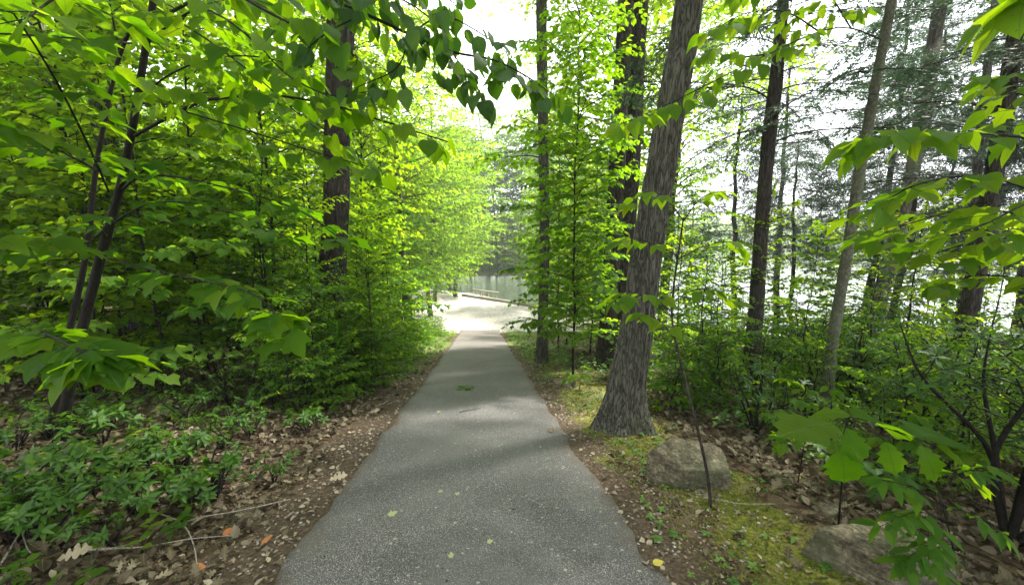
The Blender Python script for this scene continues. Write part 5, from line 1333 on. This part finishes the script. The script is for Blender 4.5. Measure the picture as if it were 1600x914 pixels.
herbs("low_plants", "scattered low plants in the shade around the front laurels", 2600, .062, lambda o, x, y: (o < -1.9) & (vnoise(x * 1.6, y * 1.6, 1.) > .42), 75, ylo=1.6, yhi=6, xr=(3, .9), tall=.16, mat=M_LEAF_MID)
BLD = (np.array([(-.035, 0, 0), (.035, 0, 0), (.02, .2, .6), (0, .5, 1)], float), [np.array([(0, 1, 2), (0, 2, 3)])], np.zeros((4, 2)))
litter("grass", "thin grass on the verges at the lower end of the path", 16000, M_GRASS, [BLD], "grass",
       ylo=8, yhi=21.5, xr=(4.5, .0), size=.11, lift=.0, tilt=.2, mask=lambda o, x, y: (np.abs(o) > 1.2) & (np.abs(o) < 2.9) & (vnoise(x * 1.7, y * 1.7, 3.) > .35), seed=67)
herbs("shore_plants", "low green plants along the lake edge beside the lot", 900, .09, lambda o, x, y: (y > shore(x) - 2.2) & (y < shore(x) + .2) & (x > 3), 76, ylo=14, yhi=31, xr=(24, 0), tall=.35)

# sticks and fallen twigs
def stick(name, label, pts, r0, r1, mat=M_TWIG, forks=(), lift=None, cat='stick'):
    if lift is None: lift = .05 if abs(G(*pts[0])[0] - path_cx(G(*pts[0])[1])) > 1.15 else .036
    g = [G(*q) for q in pts]; W = np.array(g); W[:, 2] += lift + r0
    c = W[0].copy(); bg = Bag(); bg.add(*_vfu(tube(catmull(W - c, 24), [r0, r1], 7, lambda th, a, R_: (fbm(th, a * 30, 1., 2) - .5) * R_ * .5)))
    for f in forks:
        q = np.array([G(*u_) for u_ in f]); q[:, 2] += lift + r0; bg.add(*_vfu(tube(catmull(q - c, 12), [r0 * .7, r1 * .7], 5)))
    o = link(name, bg.mesh(name, mat, True)); o.location = tuple(c); return tag(o, label, cat)
stick("fallen_stick", "long straight stick lying from the laurels to the path edge at lower left", [(120, 882), (200, 865), (300, 828), (380, 808), (455, 792)], .007, .004)
stick("fallen_stick", "second thinner stick just below the long straight one", [(140, 878), (220, 870), (300, 858), (360, 850)], .005, .003)
stick("fallen_stick", "curved bare twig bending down across the bare earth at lower left", [(245, 812), (285, 832), (303, 860), (312, 914)], .005, .003)
stick("forked_twig", "pale forked twig in the lower left corner", [(0, 905), (30, 860), (45, 832), (85, 815)], .006, .003, forks=[[(38, 850), (48, 880), (62, 889)]])
stick("forked_twig", "small pale forked twig lying on the asphalt right of the middle", [(826, 789), (848, 800), (852, 812), (842, 824)], .0035, .002, forks=[[(850, 802), (866, 799), (874, 788)]])
stick("fallen_twig", "short curled twig next to the forked one on the asphalt", [(881, 784), (886, 790), (895, 796)], .0025, .0015)
stick("fallen_twig", "short dark twig lying across the middle of the path", [(718, 648), (735, 645), (752, 641)], .005, .003, M_BARK_DARK)
stick("fallen_twig", "tiny dark twig at the centre of the path", [(800, 803), (806, 806), (808, 801)], .003, .002, M_BARK_DARK)
stick("fallen_stick", "thin stick in the litter right of the nearer boulder", [(1100, 788), (1130, 795), (1155, 797), (1210, 800)], .005, .003)
stick("fallen_stick", "thin straight stick on the left verge under the round-leaved shrub", [(584, 612), (600, 614), (616, 611)], .006, .003)
stick("fallen_stick", "bent grey stick on the left verge by the path edge", [(586, 640), (604, 633), (608, 618)], .006, .003)
stick("fallen_branch", "fallen grey branch in the tangle behind the oak sapling", [(1430, 665), (1460, 650), (1490, 632)], .012, .006, lift=.25)

# prominent single fallen leaves
H_WOAK2 = [(.03, .05), (.1, .09), (.14, .14), (.1, .2), (.07, .24), (.17, .29), (.25, .34), (.23, .39), (.1, .42), (.09, .46), (.24, .5), (.33, .57), (.3, .63), (.13, .65), (.12, .69), (.22, .74), (.26, .8), (.17, .85), (.1, .88), (.08, .96)]
LM_DEADOAK = leaf_meshes(H_WOAK2, M_DEAD, 3, .25, .1, .15, .08, .2, name="leaf")
LM_DEADR = leaf_meshes(H_ROAK, M_DEAD, 3, .2, -.2, .15, .08, .2, name="leaf")
LM_YEL = leaf_meshes(H_OVATE, M_YELLOWLEAF, 2, .2, .1); LM_ORG = leaf_meshes(H_OVATE, M_ORANGELEAF, 2, .3, .2)
M_PALELEAF = leaf_mat("pale fallen leaf", [(.2, .24, .1), (.34, .36, .2)], [(.2, .25, .08), (.3, .35, .12)], .2, .6)
LM_GRN = leaf_meshes(H_MAPLE5, M_PALELEAF, 2, .1, .1)
def fallen(px, py, s, az, meshes, label, lift=.04, k=0):
    p = G(px, py); p[2] += lift; r_ = np.random.default_rng(int(px + py)); M = frame(p, [math.cos(az), math.sin(az), .1], [r_.normal(0, .2), r_.normal(-.25, .15), 1], s)
    o = link("fallen_leaf", meshes[k % len(meshes)]); o.matrix_basis = Matrix(M.tolist()); return tag(o, label, "leaf")
for a_ in [(312, 802, .13, 1.2, LM_DEADOAK, "pale lobed oak leaf lying alone below the glossy laurel"), (90, 893, .15, .6, LM_DEADOAK, "large pale oak leaf at the bottom left edge"),
           (140, 905, .15, 2.2, LM_DEADR, "buff oak leaf beside the large pale one at the bottom left edge"), (350, 848, .08, .3, LM_ORG, "orange dead leaf on the bare earth left of the path"),
           (300, 900, .08, .1, LM_ORG, "orange dead leaf by the bottom edge left of the path"), (412, 861, .08, 1.4, LM_ORG, "rusty leaf at the asphalt edge at lower left"),
           (206, 753, .09, .2, LM_YEL, "small yellow leaf resting on the low laurel"), (122, 828, .08, 1.0, LM_YEL, "dull yellow leaf in the litter at lower left"),
           (515, 760, .15, .4, LM_DEADOAK, "pale oak leaf nearest the asphalt on the left verge"), (577, 650, .16, .1, LM_DEADR, "pale curled leaf on the left verge beside the bent grey stick"),
           (608, 812, .07, .7, LM_GRN, "small light green lobed leaf on the left part of the asphalt"), (686, 776, .04, .7, LM_GRN, "light leaf near the middle of the asphalt"),
           (717, 782, .04, 2.7, LM_GRN, "tiny light leaf right of the middle of the asphalt"), (705, 883, .045, 1.7, LM_GRN, "small light leaf near the bottom of the asphalt"),
           (762, 858, .04, .2, LM_GRN, "tiny light leaf on the lower asphalt"), (1020, 893, .07, .2, LM_YEL, "pale yellowish leaf at the right asphalt edge near the bottom"),
           (853, 679, .11, .1, LM_DEADR, "whitish leaf on the right half of the path"), (683, 647, .06, .1, LM_GRN, "light leaf on the path left of the short dark twig"),
           (1098, 790, .08, .4, LM_DEADR, "pale leaf below the small stone by the boulder"), (1262, 748, .06, 1.5, LM_YEL, "bright yellow leaf in the litter behind the nearest rock"),
           (1205, 775, .14, .4, LM_DEADR, "light brown leaf in the litter right of the boulder")]:
    on = abs(G(a_[0], a_[1])[0] - path_cx(G(a_[0], a_[1])[1])) < 1.1
    fallen(*a_, lift=.034 if on else .05)
# green sprig on the path
p = G(727, 612); R = root("fallen_sprig", (p[0], p[1], p[2] + .03), "green leafy sprig dropped on the middle of the path", "sprig")
bg = Bag(); bg.add(*_vfu(tube(np.array([[-.14, 0, .01], [0, .03, .02], [.16, -.01, .01]]), [.004, .002], 5))); kid(R, "stem", bg.mesh("stem", M_TWIG))
r = np.random.default_rng(9)
for k in range(16):
    x_ = -.15 + .31 * k / 15; a = r.uniform(0, TAU); kid(R, "leaf", LM_OVATE_B[k % 4], Matrix(frame([x_, r.uniform(-.03, .05), .02 + r.random() * .03], [math.cos(a), math.sin(a), .1], [r.normal(0, .3), r.normal(0, .3), 1], .085).tolist()))

# timber edging and low rail between the lot and the water
def beam(bag, a, b_, w, t):
    a, b_ = np.asarray(a, float), np.asarray(b_, float); d = norm(b_ - a); s_ = norm(np.cross(d, [0, 0, 1])) * w / 2; u_ = np.array([0, 0, t])
    V = np.array([a - s_, a + s_, a + s_ + u_, a - s_ + u_, b_ - s_, b_ + s_, b_ + s_ + u_, b_ - s_ + u_])
    bag.add(V, [(0, 3, 2, 1), (4, 5, 6, 7), (0, 1, 5, 4), (1, 2, 6, 5), (2, 3, 7, 6), (3, 0, 4, 7)])
pA, pB = P(722, 466, 35.0), P(850, 489, 28.6); pA[2] = pB[2] = float(h(0, 26)) - .02
R = root("timber_edging", tuple(pA), "long weathered timber edging between the pale gravel lot and the green water", "edging")
for k in range(4):
    t0, t1 = k / 4 + .003, (k + 1) / 4 - .003; bg = Bag(); beam(bg, (pB - pA) * t0, (pB - pA) * t1, .22, .2 + .01 * (k % 2)); kid(R, "timber", bg.mesh("timber", M_TIMBER))
qA, qB = P(738, 462, 35.2), P(778, 471, 33.2); zg = float(h(0, 26)); qA[2] = qB[2] = zg
R = root("low_rail", tuple(qA), "low pale wooden rail on short posts at the edge of the green water", "rail")
bg = Bag(); beam(bg, np.array([0, 0, .48]), qB - qA + [0, 0, .48], .16, .09); kid(R, "rail", bg.mesh("rail", M_TIMBER))
for k in range(4):
    c_ = (qB - qA) * (.04 + .3 * k); bg = Bag(); beam(bg, c_ - [.06, 0, .25], c_ + [.06, 0, -.25], .12, .728); kid(R, "post", bg.mesh("post", M_TIMBER))

for pr in U_ + HP + CP:
    if pr.name not in USED: pr.location = (-30, 30, float(h(-30, 30)))

# ------------------------------------------------------------------ humid air over the lake and between the trees
hz, N, L = new_mat("haze")
vs = N.new("ShaderNodeVolumePrincipled"); vs.inputs["Color"].default_value = (.93, .96, 1, 1); vs.inputs["Density"].default_value = .0011
vs.inputs["Anisotropy"].default_value = .3
ho = N.new("ShaderNodeOutputMaterial"); L.new(vs.outputs[0], ho.inputs["Volume"])
b = Bag(); x0, x1, y0, y1, z0, z1 = -440, 480, -70, 790, -6.5, 34
V = [(x, y, z) for z in (z0, z1) for y in (y0, y1) for x in (x0, x1)]
b.add(V, [(0, 2, 3, 1), (4, 5, 7, 6), (0, 1, 5, 4), (2, 6, 7, 3), (0, 4, 6, 2), (1, 3, 7, 5)])
haze = link("haze", b.mesh("haze", hz)); haze['kind'] = 'stuff'; haze['label'] = "thin humid haze over the lake and between the trees"

# ------------------------------------------------------------------ labels by size, kind and nearest landmark
LEFT_MARKS = [(20, 3.9, "at the left edge of the photo"), (68, 11, "the pale far-left trunk"), (110, 4.3, "the two-stemmed front sapling"), (188, 14, "the warm tan trunk"), (376, 13, "the thin high dark trunk"),
              (518, 8.2, "the furrowed trunk left of the path"), (640, 13, "the verge weeds left of the path"), (700, 21, "the left corner of the gravel lot")]
RIGHT_MARKS = [(847, 10.5, "the slim straight trunk"), (955, 9.5, "the twin dark trunks"), (1015, 6, "the big leaning trunk"), (1090, 4.2, "the thin crooked sapling"), (1190, 7, "the dark straight conifer trunk"),
               (1305, 6, "the slender greenish trunk"), (1385, 8, "the flaking-bark trunk"), (1515, 6.5, "the thick dark conifer"), (1590, 5, "at the right edge of the photo")]
KIND_WORDS = {"young_maple": "broad-leaved young maple", "young_beech": "fine-twigged young beech", "bushy_shrub": "small-leaved bush", "leggy_shrub": "thin leggy shrub", "laurel_shrub": "crooked-stemmed laurel",
              "hemlock_tree": "drooping hemlock", "tall_tree": "tall woodland tree", "bushy_tree": "tree leafy to the ground", "understory": "young tree"}
BASE_H = {"young_maple": 5, "young_beech": 3, "bushy_shrub": 1.3, "leggy_shrub": 1.8, "laurel_shrub": 1.4, "hemlock_tree": 11, "tall_tree": 14, "bushy_tree": 13}
AUTO = (GT, GR, HG, "low shrubs on the litter slope right of the path", "tall broadleaf trees of the wood", "laurels on the slope down to the lake", "laurels beneath the left thicket", "trees on the far bank of the cove",
        "small-leaved bushes at the foot of the left thicket", "low shrubs on the left verge", "bushes on the far bank of the cove")
for o in list(bpy.data.objects):
    g = o.get('group')
    if o.parent is not None or g not in AUTO: continue
    q = np.array(o.location) - CAM; f = q[1] * math.cos(PITCH) - q[2] * math.sin(PITCH)
    if f < .8: continue
    px = CX + q[0] / f * F_PX
    if px < -20 or px > 1620: continue
    kind = o.name.split('.')[0]; sc = o.scale[0]; words = KIND_WORDS.get(kind, "young tree")
    if g == GT: words = words.replace("young", "thicket") if "young" in words else "thicket " + words.split()[-1]
    if "litter slope" in g: words = "litter-slope " + ("bush" if kind == "bushy_shrub" else "leggy shrub")
    if "on the left verge" in g: words = "verge bush"
    if "foot of the left" in g: words = "low edge bush"
    if "beneath the left" in g: words = "shaded laurel"
    size = "large" if sc > 1.08 else "small" if sc < .85 else "middling"
    if 'far bank' in g:
        span = (720, 760, 800, 840, 1e9); k = next(i for i, v in enumerate(span) if px < v)
        o['label'] = size + " " + words + " on the cove's far bank " + ("left of the gravel lot", "over the lot's left half", "above the low rail", "left of the slim trunk", "right of the slim trunk")[k]
        continue
    m = min(LEFT_MARKS if px < 760 else RIGHT_MARKS, key=lambda t: abs(t[0] - px))
    off_ = px - m[0]
    if m[2].startswith("at the"): rel = m[2] + (", close by" if f < 7 else ", mid-distance" if f < 16 else ", far back")
    else:
        rel = ("behind " if f > m[1] + .6 else "in front of " if f < m[1] - .6 else "beside ") if abs(off_) < 28 else ("left of " if off_ < 0 else "right of ") + ("and far behind " if f > m[1] * 1.6 else "and behind " if f > m[1] + .6 else "and nearer than " if f < m[1] - .6 else "")
        rel = rel + m[2]
    lab = size + ' ' + words + ' ' + rel
    if len(lab.replace('-', ' ').split()) > 13: lab = words + ' ' + rel.replace('the ', '')
    o['label'] = lab
